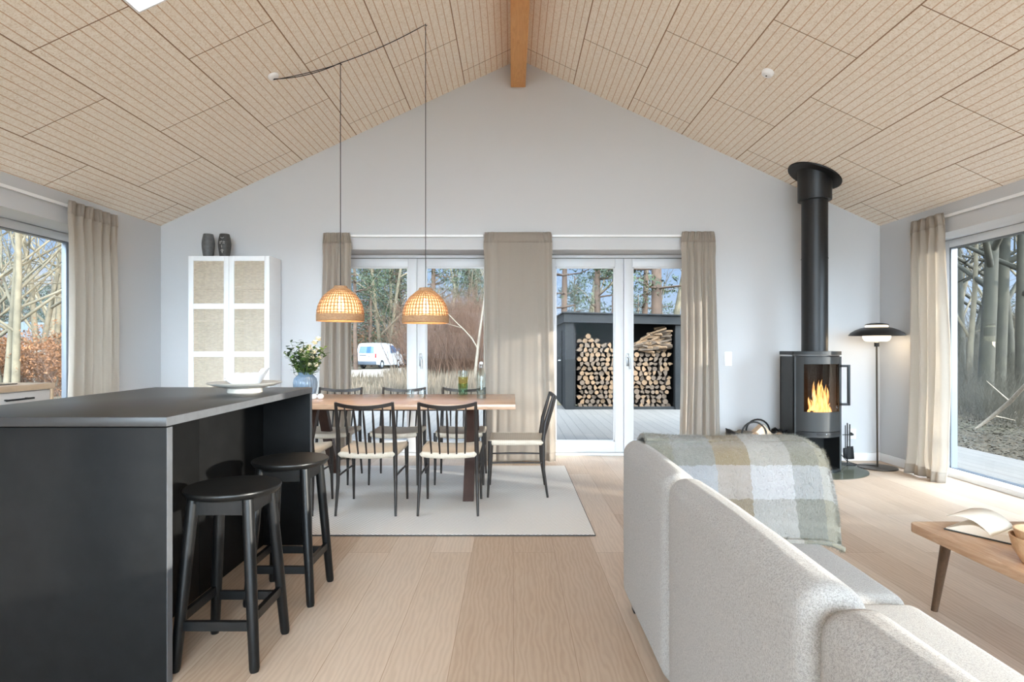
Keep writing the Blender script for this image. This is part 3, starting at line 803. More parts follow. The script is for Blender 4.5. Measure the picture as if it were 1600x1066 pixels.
# tall white cabinet with cane panels
CXa, CXb, CYf = -3.223, -2.414, 5.86
cw = CXb-CXa; cd = YB-.016-CYf; ch = 2.1
t = thing('rattan_cabinet', 'tall white cabinet with cane door panels against the gable wall', 'cabinet', (CXa, CYf, 0))
g = G()
g.rbox(0, .018, .021, cd, 0, ch, .002).rbox(cw-.018, cw, .021, cd, 0, ch, .002).rbox(.018, cw-.018, .021, cd, ch-.02, ch, .002).box(.018, cw-.018, cd-.006, cd, .05, ch-.02).box(.018, cw-.018, .04, cd-.006, .05, .07).box(cw/2-.009, cw/2+.009, .06, cd-.006, .07, ch-.02)
g.build('carcass', 'white', t, 30)
for z in (.42, .78, 1.11, 1.44, 1.78):
    for a, b in ((.019, cw/2-.01), (cw/2+.01, cw-.019)):
        G().box(a, b, .026, cd-.008, z, z+.018).build('shelf', 'white', t)
for k in range(2):
    a = .001 if k == 0 else cw/2+.0015; b = cw/2-.0015 if k == 0 else cw-.001
    st = .05; g = G(); z0, z1 = .06, ch-.003
    g.rbox(a, a+st, 0, .02, z0, z1, .002).rbox(b-st, b, 0, .02, z0, z1, .002)
    # panel rows measured from the photograph: rails between them
    rows = []; top = 1.2+(541-407.8)*CYf/F
    for i in range(4):
        zt = top-i*.478; rows.append((zt-.425, zt))
    rails = [(rows[0][1], z1)]+[(rows[i+1][1], rows[i][0]) for i in range(3)]+[(z0, rows[3][0])]
    for c, d in rails: g.rbox(a+st, b-st, 0, .02, c, d, .002)
    dr = g.build('door', 'white', t, 30)
    for c, d in rows: G().box(a+st, b-st, .010, .013, c, d).build('cane_panel', 'rattan', dr)
    kx = b-.022 if k == 0 else a+.022
    G().lathe([(0, 0), (.008, 0), (.006, .012), (.011, .02), (0, .022)], n=14).build('knob', 'white', dr, 50).location = (kx, 0, 1.05)
for o in [o for o in COL.objects if o.name.startswith('knob')]: o.rotation_euler = (PI/2, 0, 0)

def dvase(label, px, mt, motif):
    yv = 6.0; x = (px-CX)*yv/F
    o = G().lathe([(0, 0), (.044, 0), (.047, .006), (.060, .10), (.0625, .14), (.058, .18), (.047, .236), (.045, .24), (.040, .238), (.05, .18), (0, .15)], n=40).build('vase', mt, None, 40)
    o.location = (x, yv, ch+.001); tag(o, label, 'vase', 'dark vases on the cabinet')
    if motif:
        def P(a, z):
            r = {0: .0}.get(0, 0); zz = z
            r = .047+(.0155*min(1, zz/.13)) if zz < .14 else .0625-(zz-.14)*.14
            return ((r+.0006)*sin(a), -(r+.0006)*cos(a), zz)
        strokes = [[(-.05,.165),(-.02,.10),(.03,.095)], [(-.45,.15),(-.25,.158),(-.1,.15)], [(.15,.15),(.3,.158),(.5,.15)], [(-.4,.135),(-.25,.143),(-.12,.135)], [(.15,.135),(.3,.143),(.45,.135)],
                   [(-.2,.07),(0,.078),(.2,.07)], [(-.2,.066),(0,.056),(.2,.066)], [(0,.06),(.02,.04)], [(-.3,.2),(0,.19),(.3,.2)]]
        g = G()
        for s_ in strokes: g.tube([P(a, z) for a, z in s_], .0022, 6)
        g.build('motif', 'motif', o)
dvase('plain dark grey vase on top of the white cabinet', 325.5, 'greyvase', False)
dvase('black vase with pale line motif on top of the white cabinet', 351, 'darkvase', True)

# ------------------------------------------------------------------ dining group
rug = G().rbox(-2.55, .525, 3.715, 5.86, .001, .011, .003, 1).build('rug', 'rug', None, 30); tag(rug, 'pale grey flatweave rug under the dining table', 'rug')
g = G()
for x0, x1, y0, y1 in ((-2.553, .528, 3.712, 3.7165), (-2.553, .528, 5.8585, 5.863), (.5235, .528, 3.7165, 5.8585), (-2.553, -2.5485, 3.7165, 5.8585)): g.box(x0, x1, y0, y1, .0012, .009)
g.build('binding', 'rugedge', rug)
RZ = .012
TY0, TY1, TX0, TX1, TZ = 4.55, 5.52, -2.02, .028, .75
tb = thing('dining_table', 'long oak dining table with dark slanting legs on the grey rug', 'dining table', ((TX0+TX1)/2, 5.035, RZ))
hx, hy = (TX1-TX0)/2, (TY1-TY0)/2; zt = TZ-RZ
rnd = random.Random(4)
ed = []
n = 26
for i in range(n+1): ed.append((-hx+2*hx*i/n, -hy+.006*sin(i*1.1)+rnd.uniform(-.003, .003)))
for i in range(n+1): ed.append((hx-2*hx*i/n, hy+.006*sin(i*.9)+rnd.uniform(-.003, .003)))
bm = bmesh.new(); vs = [bm.verts.new((x, y, zt-.042)) for x, y in ed]; f = bm.faces.new(vs)
r = bmesh.ops.extrude_face_region(bm, geom=[f])
for v in r['geom']:
    if isinstance(v, bmesh.types.BMVert): v.co.z = zt
bmesh.ops.recalc_face_normals(bm, faces=bm.faces)
es = [e for e in bm.edges if abs(e.verts[0].co.z-e.verts[1].co.z) < 1e-4]
bmesh.ops.bevel(bm, geom=es, offset=.004, segments=2, profile=.5, affect='EDGES')
G().bm(bm).build('tabletop', 'oak', tb, 35)
for lx in (-1.66+.996, -.335+.996):
    for sy in (-1, 1):
        p = (lx, sy*.09, zt-.043); q = (lx, sy*.50, 0)
        g = G(); d = Vector(q)-Vector(p)
        # flat steel-like plank leg: wide face towards the short side
        w2, th = .041, .035
        vs = []
        for (y, z) in ((p[1], p[2]), (q[1], q[2])):
            for sx, st in ((-1, -1), (1, -1), (1, 1), (-1, 1)): vs.append((lx+sx*w2, y+st*th, z))
        g.add(vs, [(3,2,1,0),(4,5,6,7),(0,1,5,4),(1,2,6,5),(2,3,7,6),(3,0,4,7)])
        g.build('leg', 'legwood', tb)
G().box(-1.62+.996, -.376+.996, -.03, .03, zt-.10, zt-.043).build('rail', 'legwood', tb)

def chair(label, x, y, rz):
    """faces +Y at rz = 0, origin between the feet"""
    t = thing('dining_chair', label, 'dining chair', (x, y, RZ), rz, 'spindle-back dining chairs')
    zs = .438
    fw, bw, sd = .208, .206, .235
    # rear legs run on into the back posts
    for sx in (-1, 1):
        pts = [(sx*bw*1.02, -sd, 0), (sx*bw*.985, -sd+.032, .22), (sx*bw*.97, -sd+.036, zs), (sx*bw*.96, -sd+.018, .58), (sx*bw*.955, -sd-.045, .80)]
        G().tube(pts, [.0085, .0125, .0165, .0150, .0105], 12).build('leg', 'darkwood', t, 60)
        pts = [(sx*fw, sd, 0), (sx*fw*.99, sd-.012, .22), (sx*fw*.985, sd-.018, zs+.006)]
        G().tube(pts, [.0085, .0125, .0165], 12).build('leg', 'darkwood', t, 60)
        z = .27
        G().tube([(sx*bw*.985, -sd+.034, z), (sx*(fw+bw)/2*.985, 0, z+.003), (sx*fw*.985, sd-.014, z)], [.0062, .0078, .0062], 8).build('stretcher', 'darkwood', t, 60)
    ys, yb = sd-.018, -sd+.036
    xs_ = bw*.97
    def seat(u, v):
        xx = -xs_+2*xs_*u; yy = yb+(ys-yb)*v
        dip = (1-(2*u-1)**2)*.016*(1-(2*v-1)**2*.3)
        dip += (1-(2*v-1)**2)*.008*(1-(2*u-1)**2)
        return (xx*1.01, yy, zs+.010-dip)
    g = G().grid(seat, 16, 16)
    # the woven wrap over the four rails
    def wrap(p, q, out, n=10):
        p, q, out = Vector(p), Vector(q), Vector(out)
        def fn(u, v):
            c = p.lerp(q, v); dz = (1-(2*v-1)**2)*.014 if abs(out.y) > .5 else 0
            a = PI/2-PI*1.15*u
            return c+out*(.017*cos(a))+Vector((0,0,1))*(.022*sin(a)-.008-dz)
        g.grid(fn, n, 14)
    wrap((-xs_,yb,zs), (xs_,yb,zs), (0,-1,0)); wrap((xs_,ys,zs), (-xs_,ys,zs), (0,1,0)); wrap((xs_,yb,zs), (xs_,ys,zs), (1,0,0)); wrap((-xs_,ys,zs), (-xs_,yb,zs), (-1,0,0))
    so = g.build('seat', 'cordseat', t, 180); solid(so, .008, -1)
    # curved top rail
    def rail(v):
        k = 1-(2*v-1)**2
        return Vector((-bw*.955+2*bw*.955*v, -sd-.043-.035*k, .789-.024*k))
    n = 16; vs = []; fs = []
    for i in range(n+1):
        c = rail(i/n)
        for dy, dz in ((-.007, -.013), (.007, -.013), (.007, .013), (-.007, .013)): vs.append((c.x, c.y+dy-dz*.2, c.z+dz))
    for i in range(n):
        for k in range(4):
            a = i*4+k; b = i*4+(k+1) % 4; fs.append((a, b, b+4, a+4))
    G().add(vs, fs).build('top_rail', 'darkwood', t, 40)
    for i in range(1, 6):
        v = i/6; top = rail(v); x0 = (-xs_+2*xs_*(.5+(v-.5)*.88))
        bot = Vector((x0, yb-.006, zs-.02))
        G().tube([bot, bot.lerp(top, .45), bot.lerp(top, .75), top], [.0055, .0085, .0085, .0045], 8).build('spindle', 'darkwood', t, 60)
    return t
yn, yf = 4.345, 5.265
chair('dark spindle-back chair at the near side of the table, tucked behind the island end', -1.605, yn, 0)
chair('dark spindle-back chair at the near side of the table, middle of three', -1.022, yn, 0)
chair('dark spindle-back chair at the near side of the table, nearest the right table leg', -.448, yn, 0)
chair('dark spindle-back chair at the far side of the table, behind the white salt balls', -1.612, yf, PI)
chair('dark spindle-back chair at the far side of the table, behind the two clear glasses', -1.015, yf, PI)
chair('dark spindle-back chair at the far side of the table, behind the stacked green tumblers', -.452, yf, PI)
chair('dark spindle-back chair standing alone at the right end of the table', .045, 4.83, PI/2)

# things on the table
def rib(a, z): return 1+.036*abs(sin(a*14))-.018 if .012 < z < .2 else 1
vx, vy = -1.755, 5.0
vs_ = G().lathe([(0, .004), (.060, 0), (.066, .006), (.084, .05), (.096, .105), (.098, .14), (.090, .175), (.070, .20), (.056, .210), (.058, .222), (.062, .228), (.055, .226), (.05, .205), (0, .16)], n=160, rib=rib).build('ribbed_vase', 'bluevase', None, 60)
vs_.location = (vx, vy, TZ); tag(vs_, 'ribbed pale blue vase holding flowers on the dining table', 'vase')
bq = thing('bouquet', 'bunch of cream flowers and dark green leaves in the blue vase', 'flowers', (vx, vy, TZ+.20))
rnd = random.Random(12)
gs, ga, gb = G(), G(), G()
def leafquad(g, c, d, L, W, up):
    d = d.normalized(); s = d.cross(up); s = s.normalized() if s.length > .01 else Vector((1,0,0)); nn = s.cross(d)
    g.add([c, c+d*L*.35+s*W+nn*L*.06, c+d*L*.75+s*W*.8+nn*L*.05, c+d*L-nn*L*.05, c+d*L*.75-s*W*.8+nn*L*.05, c+d*L*.35-s*W+nn*L*.06, c+d*L*.5], [(0,1,6),(1,2,6),(2,3,6),(3,4,6),(4,5,6),(5,0,6)])
heads = []
for i in range(60):
    a = rnd.uniform(0, 2*PI); sp = rnd.random()**.6
    L = rnd.uniform(.12, .32)*(1-.25*sp)
    p0 = Vector((.03*cos(a)*sp, .03*sin(a)*sp, -.05)); d = Vector((cos(a)*sp*.55, sin(a)*sp*.55, 1)).normalized()
    p1 = p0+d*(L*.6+.06); p2 = p1+(d+Vector((cos(a)*.25*sp, sin(a)*.25*sp, -.05)))*(L*.45)
    gs.tube([p0, p1, p2], [.002, .0016, .001], 5)
    dark = i % 3 == 0
    for k in range(9):
        tt = .35+.65*k/8; c = p0.lerp(p1, min(1, tt*1.5)) if tt < .66 else p1.lerp(p2, (tt-.66)/.34)
        b = rnd.uniform(0, 6.3); dd = Vector((cos(b), sin(b), rnd.uniform(-.1, .9)))
        leafquad(ga if not dark else gb, c, dd, rnd.uniform(.032, .062), rnd.uniform(.010, .019), Vector((0,0,1)))
    heads.append((p2, a, sp))
gs.build('stems', 'leaf1', bq); ga.build('leaves', 'leaf1', bq); gb.build('leaves', 'leaf2', bq)
# a dark sprig leaning out to the left
g = G()
for k in range(9):
    c = Vector((-.09-.004*k, -.02, .02+.022*k)); leafquad(g, c, Vector((-1 if k % 2 else .7, -.3, .35)), .03, .010, Vector((0,0,1)))
g.tube([(-.03,-.01,-.03), (-.085,-.02,.01), (-.125,-.02,.20)], .0016, 5); g.build('sprig', 'leaf2', bq)
fl = [(.075, .0, .27), (.045, -.03, .225), (.11, -.02, .21), (.095, .03, .30), (.02, -.06, .16), (.075, -.05, .15), (.115, -.01, .14), (.05, -.06, .09), (.10, -.04, .08), (-.01, -.05, .20), (.06, .04, .19), (.02, .02, .24)]
for (x, y, z) in fl:
    g = G()
    for k in range(16):
        b = rnd.uniform(0, 6.3); e = rnd.uniform(-.3, 1.2); d = Vector((cos(b)*cos(e), sin(b)*cos(e), sin(e)))
        leafquad(g, Vector((x, y, z))+d*.004, d, rnd.uniform(.022, .036), rnd.uniform(.011, .016), Vector((.3,.2,1)))
    g.ball((x, y, z), .010, 1); g.build('blossom', 'petal', bq)
for i, (px, lab) in enumerate(((490.5, 'white salt ball on the table, half hidden by the island'), (501, 'white pepper ball on the table, right of its twin'))):
    o = G().ball((0,0,.024), .027, 3, sq=(1,1,.92)).build('shaker_ball', 'ceramic', None, 180); o.location = ((px-CX)*4.98/F, 4.98, TZ); tag(o, lab, 'shaker', 'white ball shakers')
    G().lathe([(0, .0492), (.004, .049), (.004, .0482)], n=10).build('holes', 'iron', o)
def tumbler(name, label, x, y, z, r0, r1, h, mt, group):
    o = G().lathe([(0, 0), (r0*.92, 0), (r0, .004), (r1, h), (r1-.0025, h), (r0-.003, .01), (0, .01)], n=36).build(name, mt, None, 50); o.location = (x, y, z); tag(o, label, 'glass', group); return o
tumbler('drinking_glass', 'clear drinking glass on the table, left one of the pair', (641.5-CX)*5.08/F, 5.08, TZ, .029, .034, .073, 'clear', 'clear glasses')
tumbler('drinking_glass', 'clear drinking glass on the table, right one of the pair, by the door handle', (660.5-CX)*5.08/F, 5.08, TZ, .029, .034, .073, 'clear', 'clear glasses')
sx_, sy_ = (723.5-CX)*5.42/F, 5.42
tumbler('stacked_tumbler', 'green glass tumbler at the foot of the stack on the table', sx_, sy_, TZ, .040, .047, .105, 'green_glass', 'stacked tumblers')
tumbler('stacked_tumbler', 'amber glass tumbler in the middle of the stack', sx_, sy_, TZ+.062, .037, .046, .105, 'amber_glass', 'stacked tumblers')
tumbler('stacked_tumbler', 'clear glass tumbler on top of the stack', sx_, sy_, TZ+.118, .037, .046, .105, 'clear', 'stacked tumblers')
bt = thing('water_bottle', 'tall clear swing-top water bottle on the dining table', 'bottle', ((752-CX)*5.0/F, 5.0, TZ))
G().lathe([(0, .004), (.036, 0), (.041, .006), (.041, .19), (.037, .215), (.018, .250), (.0145, .265), (.0145, .292), (.017, .294), (.017, .300), (.012, .300), (.012, .262), (.034, .212), (.0375, .188), (.0375, .01), (0, .01)], n=40).build('glass_body', 'clear', bt, 50)
G().lathe([(0, .011), (.0372, .011), (.0372, .06), (0, .06)], n=32).build('water', 'clear', bt)
G().lathe([(0, .296), (.011, .296), (.014, .304), (.012, .316), (0, .318)], n=20).build('stopper', 'ceramic', bt, 60)
g = G()
for s in (-1, 1): g.tube([(0, 0, .318), (s*.013, 0, .312), (s*.018, 0, .285), (s*.016, -.004, .262)], .0012, 6)
g.build('wire_clip', 'chrome', bt)

# ------------------------------------------------------------------ pendant lamps
hook1 = on_ceiling(532, 98); hook2 = on_ceiling(665, 37); rose = on_ceiling(427, 118)
ro = G().lathe([(0, -.022), (.022, -.022), (.036, -.014), (.043, -.004), (.043, .012)], n=32).build('ceiling_rose', 'socket', None, 40)
ro.location = (rose[0], rose[1], rose[2]-.004); ro.rotation_euler = (0, -math.atan(SLL), 0); tag(ro, 'round white ceiling rose where the two lamp cords start', 'ceiling rose')
for hp, lab in ((hook1, 'small cord hook in the ceiling above the first rattan lamp'), (hook2, 'small cord hook in the ceiling above the second rattan lamp, near the ridge')):
    g = G().tube([(0,0,.02), (0,0,-.008), (.008,0,-.016), (.012,0,-.010)], .0028, 8); o = g.build('ceiling_hook', 'iron', None, 60); o.location = hp; tag(o, lab, 'hook', 'cord hooks')
def lerp3(a, b, n, sag):
    a, b = Vector(a), Vector(b); return [a.lerp(b, i/n)-Vector((0,0,sag*4*(i/n)*(1-i/n))) for i in range(n+1)]
def pendant(label, hook, via, ybot, sag):
    x, y, z = hook[0], hook[1], H-(ybot-CY)*hook[1]/F
    t = thing('pendant_lamp', label, 'pendant lamp', (x, y, z), 0, 'rattan pendant lamps')
    R = .184; h0 = .30
    def prof(tt):         # 0 rim .. 1 neck
        pts = [(1.0, 0), (1.005, .05), (.985, .085), (.93, .13), (.82, .175), (.66, .212), (.46, .242), (.33, .262), (.27, .285)]
        f = tt*(len(pts)-1); i = min(int(f), len(pts)-2); f -= i
        return (pts[i][0]+(pts[i+1][0]-pts[i][0])*f)*R, pts[i][1]+(pts[i+1][1]-pts[i][1])*f
    # band at the rim
    g = G().grid(lambda u, v: (lambda r: (r[0]*1.012*cos(2*PI*u), r[0]*1.012*sin(2*PI*u), r[1]-.004))(prof(v*.155)), 72, 5)
    b = g.build('rim_band', 'weaveband', t, 180); solid(b, .008, 0)
    g = G(); nr = 40
    for k in range(nr):
        a = 2*PI*k/nr; pts = []
        for i in range(13):
            r, zz = prof(.11+.74*i/12); pts.append((r*cos(a), r*sin(a), zz))
        g.tube(pts, .0050, 6, flat=.6)
    g.build('upright_ribs', 'weave', t, 60)
    g = G()
    for i in range(9):
        r, zz = prof(.17+.62*i/8); pts = [(r*1.012*cos(2*PI*k/64), r*1.012*sin(2*PI*k/64), zz+.0016*(1 if k % 2 else -1)) for k in range(65)]
        g.tube(pts, .0052, 6, caps=False, flat=.6)
    g.build('hoops', 'weave', t, 60)
    g = G().grid(lambda u, v: (lambda r: (r[0]*.975*cos(2*PI*u), r[0]*.975*sin(2*PI*u), r[1]))(prof(.02+.8*v)), 64, 20)
    g.build('lining', 'liner', t, 180)
    g = G().grid(lambda u, v: (lambda r: (r[0]*1.03*cos(2*PI*u), r[0]*1.03*sin(2*PI*u), r[1]))(prof(.80+.20*v)), 48, 8); g.disc(R*.275, .285, n=48)
    b = g.build('neck', 'weaveband', t, 180)
    G().tube([(0,0,.29), (0,0,.21)], [.018, .02], 16).build('lamp_holder', 'lampblack', t, 60)
    G().lathe([(0, .075), (.012, .077), (.026, .092), (.031, .115), (.027, .14), (.016, .17), (.013, .205), (0, .205)], n=24).build('bulb', 'bulb', t, 60)
    pts = []
    chain = via+[hook]
    for i in range(len(chain)-1):
        seg = lerp3(chain[i], chain[i+1], 10, sag[i]); pts += seg if not pts else seg[1:]
    loc = Vector((x, y, z)); pts = [p-loc+Vector((0,0,-.006)) for p in pts]
    pts.append(Vector((0, 0, (pts[-1].z)*.5))); pts.append(Vector((0,0,.285)))
    G().tube(pts, .0034, 8).build('cord', 'cordblack', t, 60)
    L = bpy.data.lights.new('pendant_light', 'POINT'); L.energy = 2.8; L.color = (1,.74,.46); L.shadow_soft_size = .03
    lo = bpy.data.objects.new('pendant_light', L); COL.objects.link(lo); lo.location = (x, y, z+.055)
r3 = Vector((rose[0], rose[1], rose[2]-.026))
pendant('woven rattan pendant lamp hanging in front of the left curtain', hook1, [r3], 501.5, [.012])
pendant('woven rattan pendant lamp hanging in front of the terrace door, right of its twin', hook2, [r3+Vector((.01,-.012,0)), Vector(hook1)+Vector((0,-.008,.0))], 504.5, [.03, .02])
# ------------------------------------------------------------------ wood stove
SX, SY = 2.925, 5.76
st = thing('wood_stove', 'tall black wood stove with a burning fire and round flue pipe', 'wood stove', (SX, SY, 0))
hw, yb, yf, bl = .225, .17, -.12, .10        # half width, back, straight front, bulge of the curved front
def outline(e=0, n=16, back=True):
    pts = [(hw+e, yb+e), (-hw-e, yb+e)] if back else []
    a0 = math.atan2(hw, 0)
    for i in range(n+1):
        u = -1+2*i/n; pts.append((u*(hw+e), yf-bl*(1-u*u)-e))
    return pts
def slab(z0, z1, e, name, mt='steel_black', par=None):
    return G().prism(outline(e)[::-1], z0, z1, 'Z').build(name, mt, par or st, 30)
ZT = 1.15
slab(ZT-.035, ZT, .004, 'top_plate')
g = G()                                         # hollow body: sides, back, floor, shelf plates
g.box(-hw, -hw+.055, yf-.012, yb, .02, ZT-.05); g.box(hw-.02, hw, yf-.012, yb, .02, ZT-.05); g.box(-hw, hw, yb-.02, yb, .02, ZT-.05)
g.build('body', 'steel_black', st)
def ring(z0, z1, u0, u1, t, name, mt='steel_black', par=None, off=0, n=24):
    """piece of the curved front between u0..u1"""
    g = G(); vs = []
    for i in range(n+1):
        u = u0+(u1-u0)*i/n; y = yf-bl*(1-u*u)-off
        for (yy, z) in ((y, z0), (y, z1), (y+t, z1), (y+t, z0)): vs.append((u*hw, yy, z))
    fs = [(3,2,1,0), (n*4, n*4+1, n*4+2, n*4+3)]
    for i in range(n):
        for k in range(4):
            a = i*4+k; b = i*4+(k+1) % 4; fs.append((a, b, b+4, a+4))
    return g.add(vs, fs).build(name, mt, par or st, 40)
slab(.0, .03, 0, 'plinth'); slab(.335, .355, -.004, 'shelf_plate'); slab(.43, .445, -.03, 'hearth_floor')
slab(1.055, 1.075, -.03, 'baffle')
ring(.03, .335, -.97, -.78, .03, 'front_jamb'); ring(.03, .335, .90, .97, .03, 'front_jamb')
ring(.355, .385, -.97, .97, .02, 'air_vent_band', 'flue', off=.003); ring(.362, .374, -.25, .35, .004, 'air_slider', 'iron', off=.008)
ring(.368, .373, .1, .16, .004, 'slider_knob', 'chrome', off=.012)
ring(.39, 1.098, -1, -.985, .02, 'door_edge', 'flue')
d = ring(.39, .575, -.97, .985, .018, 'door')
dg = d
ring(1.03, 1.098, -.97, .985, .018, 'door_frame', par=d); ring(.575, 1.03, -.97, -.69, .018, 'door_frame', par=d); ring(.575, 1.03, .86, .985, .018, 'door_frame', par=d)
gl = ring(.575, 1.03, -.69, .86, .004, 'door_glass', 'stove_glass', par=d, off=-.006)
g = G(); hx, hyy = hw+.055, yf-.035
g.rbox(hx-.011, hx+.011, hyy-.011, hyy+.011, .635, 1.022, .002)
for z in (.635, 1.0): g.rbox(hw-.02, hx-.011, hyy-.010, hyy+.010, z, z+.022, .002)
g.build('handle', 'iron', d, 30)
g = G()                                          # bright slit under the top plate
for a, b in ((-.99, -.82), (-.72, -.56), (.52, .62), (.70, .99)):
    pass
ring(1.101, 1.112, -.99, .99, .02, 'spacer', 'flue', off=-.02)
# firebox lining, logs on the grate, flames
g = G(); g.box(-hw+.06, hw-.03, yb-.035, yb-.021, .445, 1.05); g.box(-hw+.056, -hw+.07, yf, yb-.036, .445, 1.05); g.box(hw-.035, hw-.021, yf, yb-.036, .445, 1.05)
g.build('firebox_lining', 'char', st)
# flue
fl = G().lathe([(0, ZT+.001), (.118, ZT+.001), (.118, ceil_z(SX+.03)+.02), (0, ceil_z(SX+.03)+.02)], c=(.035, 0, 0), n=48).build('flue_pipe', 'flue', st, 40)
G().lathe([(.122, 2.05), (.1215, 2.056), (.119, 2.056)], c=(.035, 0, 0), n=48).build('pipe_seam', 'flue', st)
zc = ceil_z(SX+.035)
G().lathe([(.119, 2.62), (.150, 2.62), (.152, 2.625), (.152, zc+.06)], c=(.035, 0, 0), n=48).build('flue_sleeve', 'flue', st, 40)
g = G().lathe([(0, -.012), (.252, -.012), (.255, -.006), (.255, .0), (0, .0)], n=56)
cp = g.build('ceiling_plate', 'flue', st, 40); cp.location = (.035, 0, zc-.003); cp.rotation_euler = (0, math.atan(SL), 0)

rnd = random.Random(5)
for i, (x, y, z, a, L) in enumerate(((.01, .03, .485, .25, .26), (.08, -.02, .48, -.5, .2), (.04, .05, .545, 1.1, .2), (-.07, -.04, .475, 1.3, .16))):
    dv = Vector((cos(a), sin(a), .06 if i < 3 else .5)).normalized()*L/2; c = Vector((x, y, z))
    o = G().tube([c-dv, c-dv*.4, c+dv*.4, c+dv], [.026, .032, .030, .024], 9).build('burning_log', 'char', None, 50); o.location = (SX, SY, 0)
    tag(o, 'charred log burning behind the stove glass', 'log', 'burning logs in the stove')
g = G()
for i in range(46):
    x = rnd.gauss(.075, .055); y = rnd.uniform(-.09, .06); h = max(.07, .43*math.exp(-((x-.075)/.085)**2)*rnd.uniform(.45, 1.0)); w0 = rnd.uniform(.014, .032)
    pts = []; rr = []
    for k in range(9):
        t_ = k/8; pts.append((x+.026*sin(5*t_+i)*t_, y+.014*sin(4*t_+2*i)*t_, .47+h*t_)); rr.append(w0*(sin(PI*min(1, .18+t_*.82))**.8)*(1-.35*t_)+.0008)
    g.tube(pts, rr, 8)
fo = g.build('fire', 'flame', None, 180); fo.location = (SX, SY, 0); tag(fo, 'orange and yellow flames rising behind the stove glass', 'fire', kind='stuff')
g = G()
for i in range(60): g.ball((rnd.uniform(-.13, .17), rnd.uniform(-.13, .07), .452+rnd.uniform(0, .014)), rnd.uniform(.007, .015), 1)
e_ = g.build('embers', 'ember', None); e_.location = (SX, SY, 0); tag(e_, 'glowing embers on the floor of the stove', 'embers', kind='stuff')
L = bpy.data.lights.new('fire_light', 'POINT'); L.energy = 1.6; L.color = (1,.55,.25); L.shadow_soft_size = .06
lo = bpy.data.objects.new('fire_light', L); COL.objects.link(lo); lo.location = (SX+.04, SY-.08, .72)

# glass hearth plate
poly = []
for i in range(49):
    a = PI+PI*i/48; poly.append((.5*cos(a), .50*sin(a)+.02))
poly = [(.5, .34)]+[(-.5, .34)]+poly
hp = G().prism(poly[::-1], .001, .008, 'Z').build('hearth_plate', 'smoke_glass', None, 30); hp.location = (SX, SY, 0)
tag(hp, 'clear rounded glass floor plate under the wood stove', 'hearth plate')

# fire tools
ft = thing('fire_tools', 'black fireside tool stand with shovel between stove and floor lamp', 'fire tools', (3.40, 5.97, 0))
G().lathe([(0, 0), (.085, 0), (.085, .006), (.012, .012), (0, .012)], n=40).build('base', 'iron', ft, 40)
g = G().tube([(0,0,.01), (0,0,.42)], .0055, 10).tube([(-.05,0,.30), (.05,0,.30)], .004, 8); g.build('stand', 'iron', ft, 60)
g = G().tube([(.012,-.022,.41), (.012,-.022,.18)], .005, 8)
g.grid(lambda u, v: (.012+(-.045+.09*u)*(1-.25*(1-v))*1.0, -.022-.02*(1-(2*u-1)**2)*.8, .19-.13*v), 10, 8)
s_ = g.build('shovel', 'iron', ft, 60); solid(s_, .003, 0)
g = G().tube([(-.03,-.018,.40), (-.03,-.018,.17)], .005, 8); g.rbox(-.05, -.012, -.034, -.004, .07, .17, .008); g.build('brush', 'iron', ft, 40)

# log basket left of the stove
kb = thing('log_basket', 'low black fabric log basket left of the stove', 'basket', (2.42, 5.84, 0))
def bas(u, v):
    a = 2*PI*u; r = .20+.05*v; z = .02+.31*v+.055*v*(abs(cos(a))**3)
    return (r*1.18*cos(a), r*.8*sin(a)*.85, z)
b = G().grid(bas, 56, 10); b.disc(.20, .02, n=40); o = b.build('bag', 'iron', kb, 180); solid(o, .006, 0)
for s in (-1, 1):
    pts = [(s*.06+.12*cos(a), s*.0+.10*s, .34+.12*sin(a)) for a in [PI*i/12 for i in range(13)]]
    G().tube(pts, .009, 8).build('strap', 'iron', kb, 60)
# a long flat leather carrying tail towards the stove
g = G().tube([(.16,0,.37), (.19,0,.385), (.225,.0,.36), (.25,0,.335)], [.02,.022,.018,.014], 8, flat=.5).build('strap', 'iron', kb, 60)
cb = G()
cb.add([(-.13,-.06,0),(.13,-.06,0),(.13,.06,0),(-.13,.06,0),(-.13,-.06,.01)], [(0,1,2,3)])
cbx = thing('cardboard_box', 'tilted pale cardboard box sticking out of the log basket', 'box', (2.45, 5.79, .30), .0)
g = G().rbox(-.095, .095, -.05, .05, -.095, .095, .002); o = g.build('carton', 'card', cbx); o.rotation_euler = (0, .80, 0)
g = G().box(-.06, .08, -.054, -.0505, -.09, .02); o = g.build('sleeve', 'trim', cbx); o.rotation_euler = (0, .80, 0)
for i, (x, z, r_, a) in enumerate(((2.315, .325, .042, .1), (2.245, .30, .036, .7), (2.63, .325, .036, -.4), (2.57, .31, .03, .3))):
    g = G().tube([(0,-.15,0),(0,.15,0)], r_, 12, caps=False); n0 = len(g.v)
    for y, up in ((-.15, 1), (.15, 0)):
        q = [(r_*cos(2*PI*k/12), y, r_*sin(2*PI*k/12)) for k in range(12)]; g.add(q, [tuple(range(12))], 1)
    o = g.build('basket_log', ['birch' if i != 2 else 'bark', 'cutwood'], None, 40); o.location = (x, 5.80, z); o.rotation_euler = (.3*(1 if i == 1 else -.2), a, a)
    tag(o, ['birch log with a pale round end in the log basket, beside the cardboard box', 'birch log standing up at the left rim of the log basket', 'dark-barked log on the stove side of the log basket', 'thin birch log behind the cardboard box in the basket'][i], 'log', 'logs in the basket')

